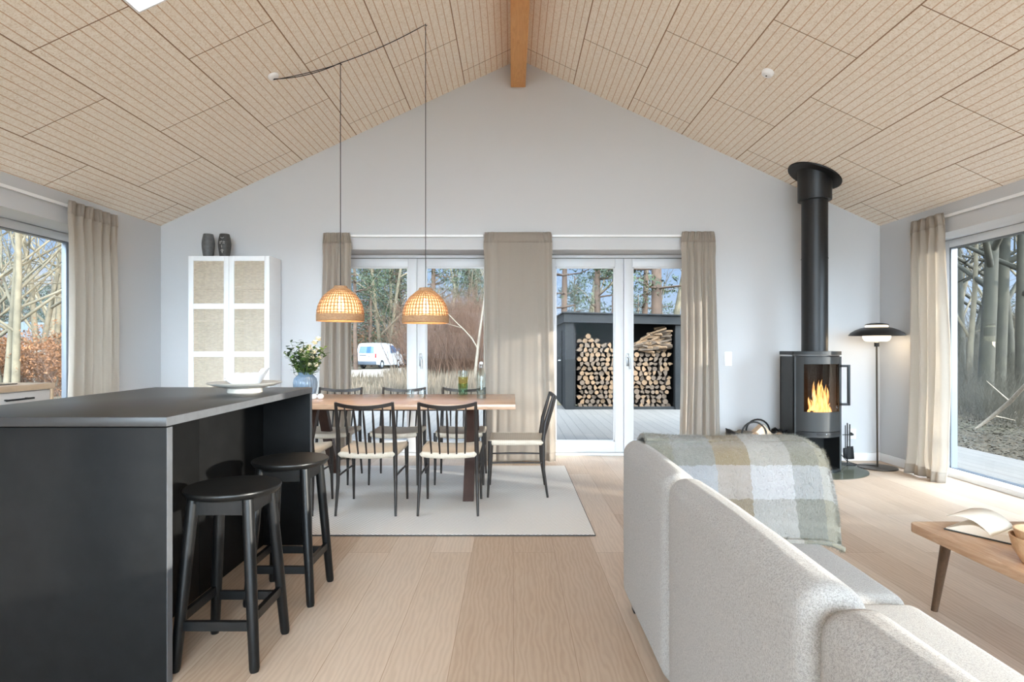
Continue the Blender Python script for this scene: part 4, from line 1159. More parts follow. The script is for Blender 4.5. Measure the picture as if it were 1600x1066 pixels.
# floor lamp with layered shade
FX, FY = 3.60, 5.80
lp = thing('floor_lamp', 'slim dark floor lamp with a layered dome shade in the corner', 'floor lamp', (FX, FY, 0))
G().lathe([(0, .001), (.175, .001), (.177, .005), (.175, .011), (.02, .014), (0, .014)], n=56).build('base', 'bronze', lp, 40)
G().tube([(0,0,.012), (-.008,0,1.21)], .0085, 14).build('pole', 'bronze', lp, 60)
G().lathe([(0, 1.195), (.02, 1.195), (.022, 1.20), (.022, 1.235), (0, 1.24)], n=24, c=(-.008,0,0)).build('socket', 'lampblack', lp, 50)
sh = G().lathe([(.243, 1.302), (.244, 1.306), (.225, 1.332), (.185, 1.358), (.135, 1.378), (.10, 1.386), (.10, 1.383), (.132, 1.374), (.182, 1.354), (.222, 1.328), (.239, 1.304), (.243, 1.302)], n=64, c=(-.008,0,0)).build('main_shade', 'lampblack', lp, 50)
G().lathe([(.102, 1.405), (.106, 1.407), (.09, 1.418), (.05, 1.427), (0, 1.43), (0, 1.426), (.05, 1.423), (.088, 1.414), (.102, 1.405)], n=48, c=(-.008,0,0)).build('top_shade', 'lampblack', lp, 50)
G().lathe([(.097, 1.384), (.099, 1.400), (.085, 1.408), (.0, 1.408)], n=48, c=(-.008,0,0)).build('upper_diffuser', 'opal', lp, 50)
G().lathe([(.0, 1.245), (.085, 1.246), (.105, 1.255), (.118, 1.275), (.122, 1.30), (.0, 1.30)], n=56, c=(-.008,0,0)).build('lower_diffuser', 'opal', lp, 50)
pts = [(.0,.0,.02), (-.04,.05,.016), (-.14,.10,.012), (-.20,.18,.03), (-.24,.26,.12), (-.26,.32,.20), (-.29,.34,.262), (-.32,.352,.275)]
sm = []
for i in range(len(pts)-1):
    for k in range(4): sm.append(Vector(pts[i]).lerp(Vector(pts[i+1]), k/4))
sm.append(Vector(pts[-1])); sm = [sm[0]]+[(sm[i-1]+sm[i]*2+sm[i+1])/4 for i in range(1, len(sm)-1)]+[sm[-1]]
G().tube(sm, .0038, 8).build('cord', 'cordblack', lp, 60)
pg = ((1328-CX)*YB/F-FX, YB-FY-.05, 1.2-(678-CY)*YB/F)
G().tube([(pg[0]-.0,pg[1]-.005,pg[2]), (pg[0]+.0, pg[1]+.038, pg[2])], [.010,.019], 14).build('plug', 'cordblack', lp, 50)
for dz, e, r_ in ((1.235, 2.0, .05), ):
    pass
L = bpy.data.lights.new('floor_lamp_light', 'POINT'); L.energy = 3.0; L.color = (1,.76,.48); L.shadow_soft_size = .05
lo = bpy.data.objects.new('floor_lamp_light', L); COL.objects.link(lo); lo.location = (FX-.008, FY, 1.232); 

# ------------------------------------------------------------------ sofa
sf = thing('sofa', 'grey boucle modular sofa seen from behind in the right foreground', 'sofa', (.9, 1.4, 0))
OX, OY = .9, 1.4
def cu(name, x0, x1, y0, y1, z0, z1, r, bulge=(0,0,0), seed=0, n=12, wob=.002):
    return G().cushion(x0-OX, x1-OX, y0-OY, y1-OY, z0, z1, r, bulge, n, 0, wob, seed).build(name, 'sofa', sf, 180, weld=True)
BX0, BX1, ZB, ZTP = .507, .632, .055, .772
# back modules run towards the camera; the far one carries the arm
cu('backrest', BX0, BX1, 1.945, 2.73, ZB, ZTP, .062, (.006, 0, .006), 1)
cu('backrest', BX0, BX1, 1.012, 1.938, ZB, ZTP, .052, (.012, 0, .012), 2)
cu('backrest', BX0, BX1, .05, 1.005, ZB, ZTP-.004, .052, (.012, 0, .012), 3)
cu('armrest', BX1-.03, 1.275, 2.515, 2.73, ZB, ZTP, .062, (0, .006, .008), 4)
cu('seat_base', BX1-.02, 1.255, .05, 2.50, ZB, .25, .03, n=8, wob=0)
for k, (a, b) in enumerate(((1.885, 2.52), (1.0, 1.878), (.05, .993))):
    cu('seat_cushion', BX1-.03, 1.285, a, b, .235, .392, .05, (.0, .0, .022), 10+k)
for (x, y) in ((.57, 2.66), (1.21, 2.66), (.57, .12), (1.21, .12), (.57, 1.47), (1.21, 1.47)):
    G().rbox(x-OX-.025, x-OX+.025, y-OY-.025, y-OY+.025, 0, .06, .004).build('leg', 'black', sf, 30)

# ------------------------------------------------------------------ blanket over the armrest
def blk():
    y_o, y_i, zt = 2.745, 2.495, .79
    path = []
    for i in range(9): path.append((y_o+.012, .50+(zt-.07-.50)*i/8))
    for i in range(1, 10):
        a = PI*i/10; yc_ = (y_o+y_i)/2; path.append((yc_+(y_o-y_i)/2*cos(a)*1.05, zt-.07+.075*sin(a)))
    for i in range(19):
        t_ = i/18; path.append((y_i-.012-.055*t_**1.5-.015*sin(PI*t_), zt-.07-(zt-.07-.425)*t_))
    # a roll of hem lying on the seat
    path += [(y_i-.085, .420), (y_i-.10, .428)]
    cum = [0]
    for i in range(1, len(path)): cum.append(cum[-1]+math.dist(path[i], path[i-1]))
    def at(s):
        s *= cum[-1]
        for i in range(1, len(path)):
            if s <= cum[i]+1e-9:
                f = (s-cum[i-1])/max(1e-9, cum[i]-cum[i-1]); return (path[i-1][0]+(path[i][0]-path[i-1][0])*f, path[i-1][1]+(path[i][1]-path[i-1][1])*f)
        return path[-1]
    def fn(u, v):
        y, z = at(v)
        x = .585+.74*u
        low = max(0, (v-.45)/.55)
        x += .035*low*(u-.2) - .02*(1-u)*0
        n1 = noise.noise(Vector((x*6, v*5, 1.3))); n2 = noise.noise(Vector((x*15, v*4, 7.1)))
        inner = 1 if v > .52 else 0
        y += -(.016*n1+.007*n2)*(1 if v > .5 else -1)
        z += .008*n1*(1-abs(2*v-1))
        # past the arm end the cloth sags over it
        e = max(0, (x-1.255)/.08); z -= .045*min(1.2, e)**2*(1 if v < .55 else .4)
        # left edge slips down over the inside of the backrest
        lft = max(0, (.14-u)/.14); y += (.05*lft if v > .5 else 0); z += (.004*lft)
        z += -.028*u*low*(v > .9)
        return (x, y, z)
    return fn
g = G().grid(blk(), 110, 110)
bl_ = g.build('throw_blanket', 'blanket', None, 180); solid(bl_, .016, 0); tag(bl_, 'fuzzy plaid wool throw in olive, grey and cream over the sofa arm', 'blanket')
tx = bpy.data.textures.new('fluff', 'CLOUDS'); tx.noise_scale = .012
m = bl_.modifiers.new('fluff', 'DISPLACE'); m.texture = tx; m.strength = .007; m.mid_level = .5; m.texture_coords = 'LOCAL'
# loose mohair hairs standing off the cloth
rnd = random.Random(31); fn = blk(); g = G(); uvs = {}
for i in range(26000):
    u, v = rnd.random(), .22+.78*rnd.random()
    if rnd.random() < .12: u = 1-.02*rnd.random()
    if rnd.random() < .12: v = .30+.22*rnd.random()
    p = Vector(fn(u, v)); e = .004
    nrm = (Vector(fn(min(1, u+e), v))-Vector(fn(max(0, u-e), v))).cross(Vector(fn(u, min(1, v+e)))-Vector(fn(u, max(0, v-e))))
    if nrm.length < 1e-9: continue
    nrm.normalize()
    if nrm.y > 0 and v > .5: nrm = -nrm
    if v <= .5 and nrm.z < 0: nrm = -nrm
    d = (nrm+Vector((rnd.uniform(-.9, .9), rnd.uniform(-.9, .9), rnd.uniform(-1.2, .3)))).normalized()
    p = p+nrm*.007; L_ = rnd.uniform(.008, .018); s = d.cross(Vector((rnd.uniform(-1,1), rnd.uniform(-1,1), .3))).normalized()*.0005
    b = len(g.v); g.add([p-s, p+s, p+d*L_], [(0,1,2)])
    for k in range(3): uvs[b+k] = (u, v)
g.uv = uvs
fz = g.build('fuzz', 'blanket', bl_); fz['kind'] = 'stuff'

# ------------------------------------------------------------------ coffee table
ct = thing('coffee_table', 'oak plank coffee table with round tapered dark legs at the right edge', 'coffee table', (2.05, 2.02, 0))
x0, x1, y0, y1 = 1.757-2.05, 2.58-2.05, .75-2.02, 2.62-2.02; r = .04; poly = []
for (cx, cy, a0) in ((x1-r, y1-r, 0), (x0+r, y1-r, PI/2), (x0+r, y0+r, PI), (x1-r, y0+r, 3*PI/2)):
    for i in range(9): a = a0+PI/2*i/8; poly.append((cx+r*cos(a), cy+r*sin(a)))
bm = bmesh.new(); f = bm.faces.new([bm.verts.new((x, y, .382)) for x, y in poly]); rr = bmesh.ops.extrude_face_region(bm, geom=[f])
for v in rr['geom']:
    if isinstance(v, bmesh.types.BMVert): v.co.z = .42
bmesh.ops.recalc_face_normals(bm, faces=bm.faces)
bmesh.ops.bevel(bm, geom=[e for e in bm.edges if abs(e.verts[0].co.z-e.verts[1].co.z) < 1e-5], offset=.003, segments=2, profile=.5, affect='EDGES')
G().bm(bm).build('tabletop', 'oak_side', ct, 35)
for sx, sy in ((-1,-1), (1,-1), (-1,1), (1,1)):
    tp = Vector((.03+sx*.20, -.085+sy*.53, .381)); bt_ = Vector((.03+sx*.175, -.085+sy*.655, 0)) if False else Vector((.03+sx*.17, -.085+sy*.72, 0))
    tp = Vector((.12+sx*.295, -.335+sy*.85, .381)); bt_ = Vector((.12+sx*.255, -.335+sy*.985, 0))
    G().tube([bt_, tp], [.0135, .0215], 18).build('leg', 'walnut', ct, 60)
# open book
bk_ = thing('open_book', 'open book with blank cream pages lying on the coffee table', 'book', (2.022, 2.425, .421), -1.02)
W, Lh = .158, .115
def page(s, lift, th0):
    g = G(); n = 14; vs = []; fs = []
    for i in range(n+1):
        t_ = i/n; x = s*W*t_; z = .006+lift*sin(PI*min(1, t_*1.05)**.75)*(1-.25*t_)+ th0*(1-t_)*0
        lo = .005+.010*t_*0
        for y, zz in ((-Lh, lo), (Lh, lo), (Lh, z+.004), (-Lh, z+.004)): vs.append((x, y, zz))
    for i in range(n):
        for k in range(4):
            a = i*4+k; b = i*4+(k+1) % 4; fs.append((a, b, b+4, a+4) if s > 0 else (a+4, b+4, b, a))
    fs += [(0,1,2,3), (n*4+3, n*4+2, n*4+1, n*4)]
    return g.add(vs, fs).build('pages', 'paper', bk_, 40)
page(-1, .036, .01); page(1, .026, .01)
def leaf_(u, v): t_ = u; return (-W*.98*t_, -Lh+2*Lh*v, .012+.045*sin(PI*t_**.8*.8)+.02*t_)
o = G().grid(leaf_, 14, 2).build('loose_page', 'paper', bk_, 180); solid(o, .0008, 0)
G().box(-W-.006, -.004, -Lh-.004, Lh+.004, 0, .004).box(.004, W+.006, -Lh-.004, Lh+.004, 0, .004).box(-.006, .006, -Lh-.004, Lh+.004, 0, .003).build('cover', 'cover', bk_)
for i, (z, r_, h, lab) in enumerate(((.421, .095, .098, 'pale wooden bowl on the coffee table, under another bowl'), (.468, .084, .076, 'pale wooden bowl nested on top of the lower one'))):
    o = G().lathe([(0, 0), (r_*.5, 0), (r_*.62, .004), (r_*.88, h*.5), (r_, h), (r_-.006, h), (r_*.84, h*.5), (r_*.5, .01), (0, .008)], n=48).build('wooden_bowl', 'terracotta', None, 40)
    o.location = (1.885, 2.09, z); tag(o, lab, 'bowl', 'nested bowls')
# ------------------------------------------------------------------ outside
GZ = -.42
def P(px, Y): return (px-CX)*Y/F
g = G(); N = 60
def gfn(u, v):
    x = -110+220*u; y = -60+200*v
    d = 0 if (-9 < x < 9 and y < 14) else .12*noise.noise(Vector((x*.12, y*.12, 0)))
    return (x, y, GZ+d)
gd = G().grid(gfn, 88, 80).build('ground', 'ground', None, 180); struct(gd)
dk = G(); dk.box(-6.5, 5.55, YB+WT+.01, 12.4, -.11, -.05); dk.box(XR+WT+.01, 5.55, YF, YB+WT+.01, -.11, -.05)
struct(dk.build('deck', 'deck'), 'pale weathered plank deck outside the terrace doors', 'deck')
fa = G(); fa.box(5.55, 5.58, YF, 12.43, GZ-.1, -.052); fa.box(-6.5, 5.55, 12.4, 12.43, GZ-.1, -.052)
struct(fa.build('deck_skirt', 'deck'), 'edge board under the deck', 'deck')
rd = G().grid(lambda u, v: (-40+46*u, 24+9*u+(9+5*u)*v, GZ+.03+.05*noise.noise(Vector((u*9, v*3, 0)))), 30, 8).build('road', 'road', None, 180); struct(rd)
tag(rd, 'pale gravel lane behind the dry grass', 'road', kind='structure')

# ---- shed with firewood
shx0, shx1, shy0, shy1 = 1.05, 3.36, 11.6, 13.95
sz1, sz0 = 1.87, -.05
sd = thing('garden_shed', 'black wooden garden shed with an open firewood bay on the deck', 'shed', (shx0, shy0, sz0))
W_, D_, T_ = shx1-shx0, shy1-shy0, sz1-sz0
bay0 = 1.265-shx0
def roofz(x): return T_-.06*x/W_
g = G()
g.prism([(-.03, T_-.20), (W_+.03, T_-.25), (W_+.03, roofz(W_)-.02), (-.03, T_-.02)], -.05, .0)           # fascia
g.prism([(-.03, T_-.20), (-.03, T_-.02), (0, T_-.02), (0, T_-.20)], .0, D_)
g.build('fascia', 'shed', sd)
G().prism([(-.06, T_-.02), (W_+.06, T_-.08), (W_+.06, T_-.055), (-.06, T_+.005)], -.09, D_+.05).build('roof', 'shed', sd)
for x0, x1 in ((0, .17), (W_-.14, W_)): G().box(x0, x1, .0, .12, 0, T_-.2).build('post', 'shed', sd)
G().box(0, W_, 1.0, 1.03, 0, T_-.1).build('bay_back', 'shedin', sd)
G().box(W_-.05, W_, .12, D_, 0, T_-.1).build('side_panel', 'shed', sd)
g = G()
for k in range(9):
    y0 = .13+k*(D_-.13)/9; g.box(0, .02+.008*(k % 2), y0+.002, y0+(D_-.13)/9-.002, 0, T_-.2)
g.build('side_panel', 'shed', sd)
d = G().box(-.03, .0, .62, 1.5, .05, T_-.35).build('door', 'shed', sd)
g = G().tube([(-.03, .74, .95), (-.075, .74, .95)], .012, 8).tube([(-.07, .74, .95), (-.07, .88, .95)], .011, 8); g.build('door_handle', 'chrome', d)
G().box(.17, W_-.14, .03, .10, 0, .05).build('sill_board', 'shed', sd)
G().box(bay0-.03, bay0, .12, 1.0, 0, T_-.2).build('partition', 'shedin', sd)

rnd = random.Random(77)
protos = []
def logmesh(i):
    k = rnd.choice([0, 0, 1, 1, 2]); poly = []
    r = 1
    if k == 0:   # round
        n = 10; poly = [(r*.92*cos(2*PI*j/n)*rnd.uniform(.9, 1.05), r*.92*sin(2*PI*j/n)*rnd.uniform(.9, 1.05)) for j in range(n)]
    elif k == 1: # quarter wedge
        poly = [(-.8, -.6)]+[(-.8+1.75*cos(a), -.75+1.6*sin(a)) for a in [PI/2*j/5*rnd.uniform(.95, 1.02) for j in range(6)]]
    else:        # half log
        poly = [(1.0*cos(PI*j/7), -.45+1.25*sin(PI*j/7)*rnd.uniform(.92, 1.05)) for j in range(8)]
    n = len(poly); L = .34
    g = G(); vs = [(x, 0, z) for x, z in poly]+[(x, L/1, z) for x, z in poly]
    g.add(vs, [(i_, (i_+1) % n, n+(i_+1) % n, n+i_) for i_ in range(n)][::1], 0)
    g.add([(x, -.0, z) for x, z in poly], [tuple(range(n))[::-1] if False else tuple(range(n))], 1)
    g.add([(x, L, z) for x, z in poly], [tuple(range(n))[::-1]], 1)
    me = bpy.data.meshes.new('firewood_log'); me.from_pydata(g.v, [], g.f)
    me.materials.append(MT['bark']); me.materials.append(MT[['cutwood', 'cutwood2'][i % 2]])
    me.polygons.foreach_set('material_index', g.m); me.update()
    bm = bmesh.new(); bm.from_mesh(me); bmesh.ops.recalc_face_normals(bm, faces=bm.faces); bm.to_mesh(me); bm.free()
    return me
protos = [logmesh(i) for i in range(18)]
bx0, bx1 = 1.29, shx1-.16; z = .0+sz0+.055; row = 0; nlog = 0
def top_at(x): return 1.28+.12*sin(x*5.2)+.03*sin(x*17) if x < 2.35 else 1.10+.05*sin(x*9)
while z < 1.5:
    x = bx0+(.05 if row % 2 else 0)
    while x < bx1:
        r = rnd.uniform(.046, .066); x += r
        if x+r*.7 > bx1: break
        if z < top_at(x):
            o = bpy.data.objects.new('firewood_log', rnd.choice(protos)); COL.objects.link(o); nlog += 1
            o.location = (x, shy0+.16+rnd.uniform(-.035, .05), z+rnd.uniform(-.008, .008)); o.scale = (r*.93, 1, r*.93)
            o.rotation_euler = (rnd.uniform(-.04, .04), rnd.uniform(0, 6.28), rnd.uniform(-.05, .05))
            tag(o, 'split firewood log with its pale cut end showing, stacked in the shed bay', 'log', 'firewood logs in the shed')
        x += r*.92
    z += .093; row += 1
sticks = []
for k in range(5):
    g = G().prism([(-.022, -.012), (.024, -.014), (.018, .013), (-.016, .016)], 0, 1, 'X')
    me = bpy.data.meshes.new('kindling_stick'); me.from_pydata(g.v, [], g.f); me.materials.append(MT[['cutwood', 'cutwood2', 'cutwood'][k % 3]]); me.update(); sticks.append(me)
for k in range(96):
    u = rnd.random(); x = 2.36+.70*u; zt = 1.18+.40*min(1, u*1.35); lo = 1.12
    o = bpy.data.objects.new('kindling_stick', rnd.choice(sticks)); COL.objects.link(o)
    z = lo+(zt-lo)*rnd.random(); L = rnd.uniform(.20, .34)
    if x+L > bx1: x = bx1-L-.01
    o.location = (x, shy0+.14+rnd.uniform(-.03, .12), z); o.scale = (L, rnd.uniform(.8, 1.4), rnd.uniform(.8, 1.4)); o.rotation_euler = (rnd.uniform(0, 3), rnd.uniform(-.55, .25), rnd.uniform(-.6, .3))
    tag(o, 'thin split kindling stick heaped on top of the logs, right half of the shed bay', 'kindling', 'kindling on the firewood')

# ---- vehicles
def wheel(par, x, y, r, s):
    w = G().lathe([(r*.62, -.09), (r*.95, -.095), (r, -.07), (r, .07), (r*.95, .095), (r*.62, .09), (r*.62, -.09)], n=32).build('wheel', 'tyre', par, 40)
    w.location = (x, y, r); w.rotation_euler = (0, PI/2, 0)
    g = G().lathe([(0, .05), (r*.2, .06), (r*.62, .088)], n=28); g2 = G().lathe([(0, -.05), (r*.2, -.06), (r*.62, -.088)], n=28); g.add(g2.v, g2.f)
    g.build('rim', 'rim', w, 60)
def vehicle(name, label, cat, loc, rz, mt, L, Wd, Ht, prof, roof_in, wins, van):
    t = thing(name, label, cat, loc, rz)          # local +Y is forward, origin at the middle of the ground print
    # body as loft of the side profile with tumblehome
    def xin(z): return Wd/2-(roof_in*max(0, (z-.95)/(Ht-.95))**1.2 if z > .95 else .03*max(0, (.5-z)/.3))
    g = G(); n = len(prof)
    k = 6
    vs = []
    for i in range(k+1):
        s = -1+2*i/k
        for (y, z) in prof:
            x = s*xin(z); edge = abs(s)**6; vs.append((x, y*(1-.012*edge), z-.03*edge*(z > Ht*.9)))
    fs = []
    for i in range(k):
        for j in range(n): a = i*n+j; b = i*n+(j+1) % n; fs.append((a, b, b+n, a+n))
    fs += [tuple(range(n))[::-1], tuple(range(k*n, k*n+n))]
    g.add(vs, fs)
    g.build('body', mt, t, 35)
    for poly, side in wins:
        g = G()
        if side == 'S':
            for s in (-1, 1):
                q = [(s*(xin(z)+.006), y, z) for y, z in poly]; g.add(q, [tuple(range(len(q))) if s > 0 else tuple(range(len(q)))[::-1]])
            o = g.build('side_window', 'carglass', t)
        else:
            q = [(x, y, z) for x, y, z in poly]; g.add(q, [tuple(range(len(q)))]); o = g.build('rear_window' if side == 'R' else 'windscreen', 'carglass', t)
        solid(o, .012, 0)
    wr = .31; wb = L*.30
    for sx in (-1, 1):
        for y in (-wb, wb): wheel(t, sx*(Wd/2-.10), y, wr, sx)
    return t, xin
vp = [(-2.18,.33),(-2.2,.75),(-2.17,1.05),(-2.06,1.62),(-1.98,1.76),(-1.85,1.81),(-.2,1.82),(.45,1.78),(.72,1.68),(1.32,1.12),(1.42,1.07),(2.0,.93),(2.12,.80),(2.16,.55),(2.12,.3),(1.72,.25),(1.0,.24),(-.9,.24),(-1.75,.28)]
VY = 42.5
van, xin = vehicle('van', 'white delivery van parked on the lane, seen from its rear', 'van', (P(595, VY), VY, GZ+.03), -.30, 'vanwhite', 4.36, 1.8, 1.82, vp, .16,
    [([(-.66,-2.175,1.10),(.66,-2.175,1.10),(.60,-2.075,1.58),(-.60,-2.075,1.58)], 'R'), ([(.05,1.12),(1.18,1.12),(.72,1.60),(.05,1.66)], 'S'), ([(-.62,1.36,1.12),(.62,1.36,1.12),(.55,.76,1.66),(-.55,.76,1.66)], 'F')], True)
van.rotation_euler = (0, 0, -.32); van.scale = (.9, .88, 1)
G().rbox(-.86, .86, -2.27, -2.14, .30, .56, .03).build('rear_bumper', 'bumper', van, 30)
for s in (-1, 1): G().rbox(s*.82-.06, s*.82+.06, -2.225, -2.15, .78, 1.10, .01).build('tail_light', 'taillight', van, 30)
G().rbox(-.55, -.03, -2.222, -2.195, .78, .89, .004).build('number_plate', 'plate', van, 30)
G().rbox(-.6, .02, -2.225, -2.2, .93, 1.0, .01).build('plate_recess', 'bumper', van, 30)
o = G().lathe([(0, 0), (.05, 0), (.05, .012), (0, .014)], n=20).build('badge', 'bumper', van, 40); o.location = (.28, -2.205, .88); o.rotation_euler = (PI/2, 0, 0)
for s in (-1, 1): G().rbox(s*.98-.09, s*.98+.09, .92, 1.02, 1.02, 1.2, .03).build('wing_mirror', 'vanwhite', van, 30)
G().tube([(0, -1.4, 1.80), (0, -1.55, 2.0)], .012, 6).build('aerial', 'iron', van)
cp = [(-2.1,.35),(-2.12,.8),(-1.95,1.02),(-1.6,1.1),(-1.15,1.44),(-.6,1.5),(.2,1.46),(.95,1.05),(1.9,.9),(2.1,.7),(2.1,.3),(1.6,.25),(-1.6,.25)]
car, _ = vehicle('car', 'dark car parked beyond the white van, mostly hidden by it', 'car', (P(632, 47), 47, GZ+.03), -.45, 'carblack', 4.2, 1.76, 1.5, cp, .2,
    [([(-.6,-1.62,1.12),(.6,-1.62,1.12),(.52,-1.2,1.4),(-.52,-1.2,1.4)], 'R'), ([(-1.1,1.1),(.75,1.1),(.1,1.4),(-.9,1.42)], 'S')], False)

# ---- trees
def grow(g, tips, p, d, L, r, depth, rnd, sides, wob, kids, spread, up):
    n = 5 if depth else 8; pts = [p]; rr = [r]; q = p.copy(); dd = d.copy()
    for i in range(n):
        dd = (dd+Vector((rnd.gauss(0, wob), rnd.gauss(0, wob), rnd.gauss(0, wob)+up))).normalized()
        q = q+dd*(L/n); pts.append(q.copy()); rr.append(r*(1-.75*(i+1)/n))
    g.tube(pts, rr, sides, caps=False)
    tips.append((pts[-1], dd)); tips.append((pts[-2], dd))
    if depth <= 0: return
    for k in range(kids[0]):
        i = rnd.uniform(kids[1], .97)*n; j = int(i); f = i-j
        b = pts[j].lerp(pts[min(j+1, n)], f); a = rnd.uniform(0, 2*PI); base = dd if j >= n-1 else (pts[j+1]-pts[j]).normalized()
        o = base.orthogonal().normalized(); o = Matrix.Rotation(a, 3, base) @ o
        nd = (base*cos(spread)+o*sin(spread)).normalized()
        grow(g, tips, b, nd, L*rnd.uniform(.35, .6)*(1.15-.4*i/n), max(.004, rr[j]*.52), depth-1, rnd, max(3, sides-2), wob*1.25, (max(2, int(kids[0]*.62)), .25), spread*.95, up)
def foliage(g, c, R, n, size, rnd, flat=.6):
    for i in range(n):
        v = Vector((rnd.gauss(0, 1), rnd.gauss(0, 1), rnd.gauss(0, 1)*flat))*R*.5; p = c+v
        a, b = Vector((rnd.gauss(0,1), rnd.gauss(0,1), rnd.gauss(0,1))).normalized(), Vector((rnd.gauss(0,1), rnd.gauss(0,1), rnd.gauss(0,1))).normalized()
        s = size*rnd.uniform(.5, 1.3); g.add([p, p+a*s, p+b*s*.45+a*s*.4], [(0,1,2)])
def tree_proto(kind, seed):
    rnd = random.Random(seed); g, f, tips = G(), G(), []
    name = {'bare': 'bare_tree', 'clump': 'bare_tree', 'pine': 'pine_tree', 'ever': 'evergreen_tree', 'trunk': 'forest_tree', 'birch': 'birch_tree', 'bush': 'twiggy_bush', 'leafy': 'leafy_bush'}[kind]
    root = thing(name, 'x', 'bush' if 'bush' in name else 'tree')
    tm, fm = 'paletrunk', None
    if kind == 'bare' or kind == 'birch':
        grow(g, tips, Vector((0,0,-.2)), Vector((rnd.uniform(-.1,.1),0,1)), 10, .17, 3, rnd, 8, .07, (9, .22), .75, .02)
    elif kind == 'clump':
        for k in range(3): grow(g, tips, Vector((rnd.uniform(-.5,.5), rnd.uniform(-.3,.3), -.2)), Vector(((k-1)*.16+rnd.uniform(-.04,.04), rnd.uniform(-.08,.08), 1)).normalized(), 11, .125, 2, rnd, 8, .045, (12, .15), .95, .015)
    elif kind == 'trunk':
        tm = 'mosstrunk'; grow(g, tips, Vector((0,0,-.2)), Vector((rnd.uniform(-.05,.05),0,1)), 13, .19, 3, rnd, 9, .03, (10, .2), 1.05, .0)
    elif kind == 'pine':
        tm, fm = 'brownbark', 'fibre'; grow(g, tips, Vector((0,0,-.2)), Vector((0,0,1)), 11, .16, 0, rnd, 8, .015, (1, .3), 1, .02); tips = []
        z = 3.2
        while z < 11:
            for k in range(rnd.randint(2, 4)):
                a = rnd.uniform(0, 2*PI); L = rnd.uniform(.7, 1.9)*(1.25-.085*z)+.25
                p = Vector((0,0,z)); d = Vector((cos(a), sin(a), rnd.uniform(.0, .35))); e = p+d*L
                g.tube([p, p+d*L*.5+Vector((0,0,-.05)), e+Vector((0,0,.1))], [.04, .025, .008], 4, caps=False)
                foliage(f, p+d*L*.62, .55, 42, .15, rnd, .45); foliage(f, e, .5, 42, .15, rnd, .45)
            z += rnd.uniform(.4, .75)
    elif kind == 'ever':
        tm, fm = 'brownbark', 'fibre2' if seed < 17 else 'fibre'; grow(g, tips, Vector((0,0,-.2)), Vector((0,0,1)), 7.5, .16, 0, rnd, 8, .02, (1, .3), 1, .02)
        for k in range(110):
            z = .6+6.8*rnd.random()**1.1; R = (1.9*(1-z/8.6)**.7+.2)*rnd.uniform(.3, 1.05); a = rnd.uniform(0, 2*PI)
            c = Vector((R*cos(a), R*sin(a), z)); g.tube([(0,0,z-.2), c], [.03, .01], 4, caps=False); foliage(f, c, .7, 46, .17, rnd, .7)
    elif kind == 'bush':
        tm = 'twig' if seed < 20 else 'twig2'
        for k in range(70):
            a = rnd.uniform(0, 2*PI); p = Vector((.8*rnd.gauss(0,.5), .8*rnd.gauss(0,.5), -.1)); d = Vector((cos(a)*.35, sin(a)*.35, 1)).normalized()
            grow(g, tips, p, d, rnd.uniform(1.2, 2.4), .011, 1, rnd, 3, .09, (7, .2), .55, .01)
    elif kind == 'leafy':
        tm, fm = 'twig', 'orange'
        for k in range(36):
            a = rnd.uniform(0, 2*PI); d = Vector((cos(a)*.5, sin(a)*.5, 1)).normalized()
            grow(g, tips, Vector((.6*rnd.gauss(0,.5), .6*rnd.gauss(0,.5), -.1)), d, rnd.uniform(.9, 1.7), .010, 1, rnd, 3, .09, (6, .2), .6, .01)
        for p, d in tips: foliage(f, p, .22, 7, .09, rnd, 1)
    g.build('branches' if 'bush' in name else 'trunk', tm if kind != 'birch' else 'birch', root, 180)
    if fm: f.build('foliage', fm, root)
    return root
PR = {}
used = set()
def plant(kind, seed, px, Y, sc_, rz, label, group=None, mat=None, z=GZ):
    key = (kind, seed)
    x = P(px, Y)
    s = Vector((sc_, sc_, sc_)) if not hasattr(sc_, '__len__') else Vector(sc_)
    if key not in PR:
        PR[key] = tree_proto(kind, seed); o = PR[key]; o.location = (x, Y, z); o.rotation_euler = (0,0,rz); o.scale = s; o['label'] = label
    else: o = dup(PR[key], (x, Y, z), rz, label, s)
    if 'group' in o and not group: del o['group']
    if group: o['group'] = group
    return o
GL, GD, GR, GS = 'trees outside the left window', 'trees behind the lane', 'forest outside the right window', 'trees behind the shed'
# left window
plant('clump', 1, 26, 18, .95, .4, 'pale multi-stemmed bare tree close outside the left window', GL)
plant('clump', 2, 68, 23, 1.0, 2.1, 'pale leaning bare tree outside the left window, beside the window jamb', GL)
plant('bare', 3, 8, 27, 1.0, 1.2, 'thin bare tree at the left edge of the left window', GL)
plant('bare', 4, 84, 33, 1.1, 3.0, 'bare tree farther off, seen by the right jamb of the left window', GL)
plant('ever', 5, 92, 42, 1.0, .5, 'dark evergreen far off, low by the right jamb of the left window', GL)
plant('ever', 5, 45, 55, 1.2, 2.5, 'far dark evergreen behind the pale multi-stemmed tree in the left window', GL)
plant('ever', 5, -5, 48, 1.2, 4.5, 'far evergreen at the left edge of the left window', GL)
for i, (px, Y) in enumerate(((92, 19), (78, 21), (60, 24), (40, 24), (12, 21), (98, 25), (25, 28))):
    plant('leafy', 6, px, Y, 1.15+.1*(i % 3), i*1.3, 'orange-brown leafy bush low outside the left window', 'orange bushes outside the left window')
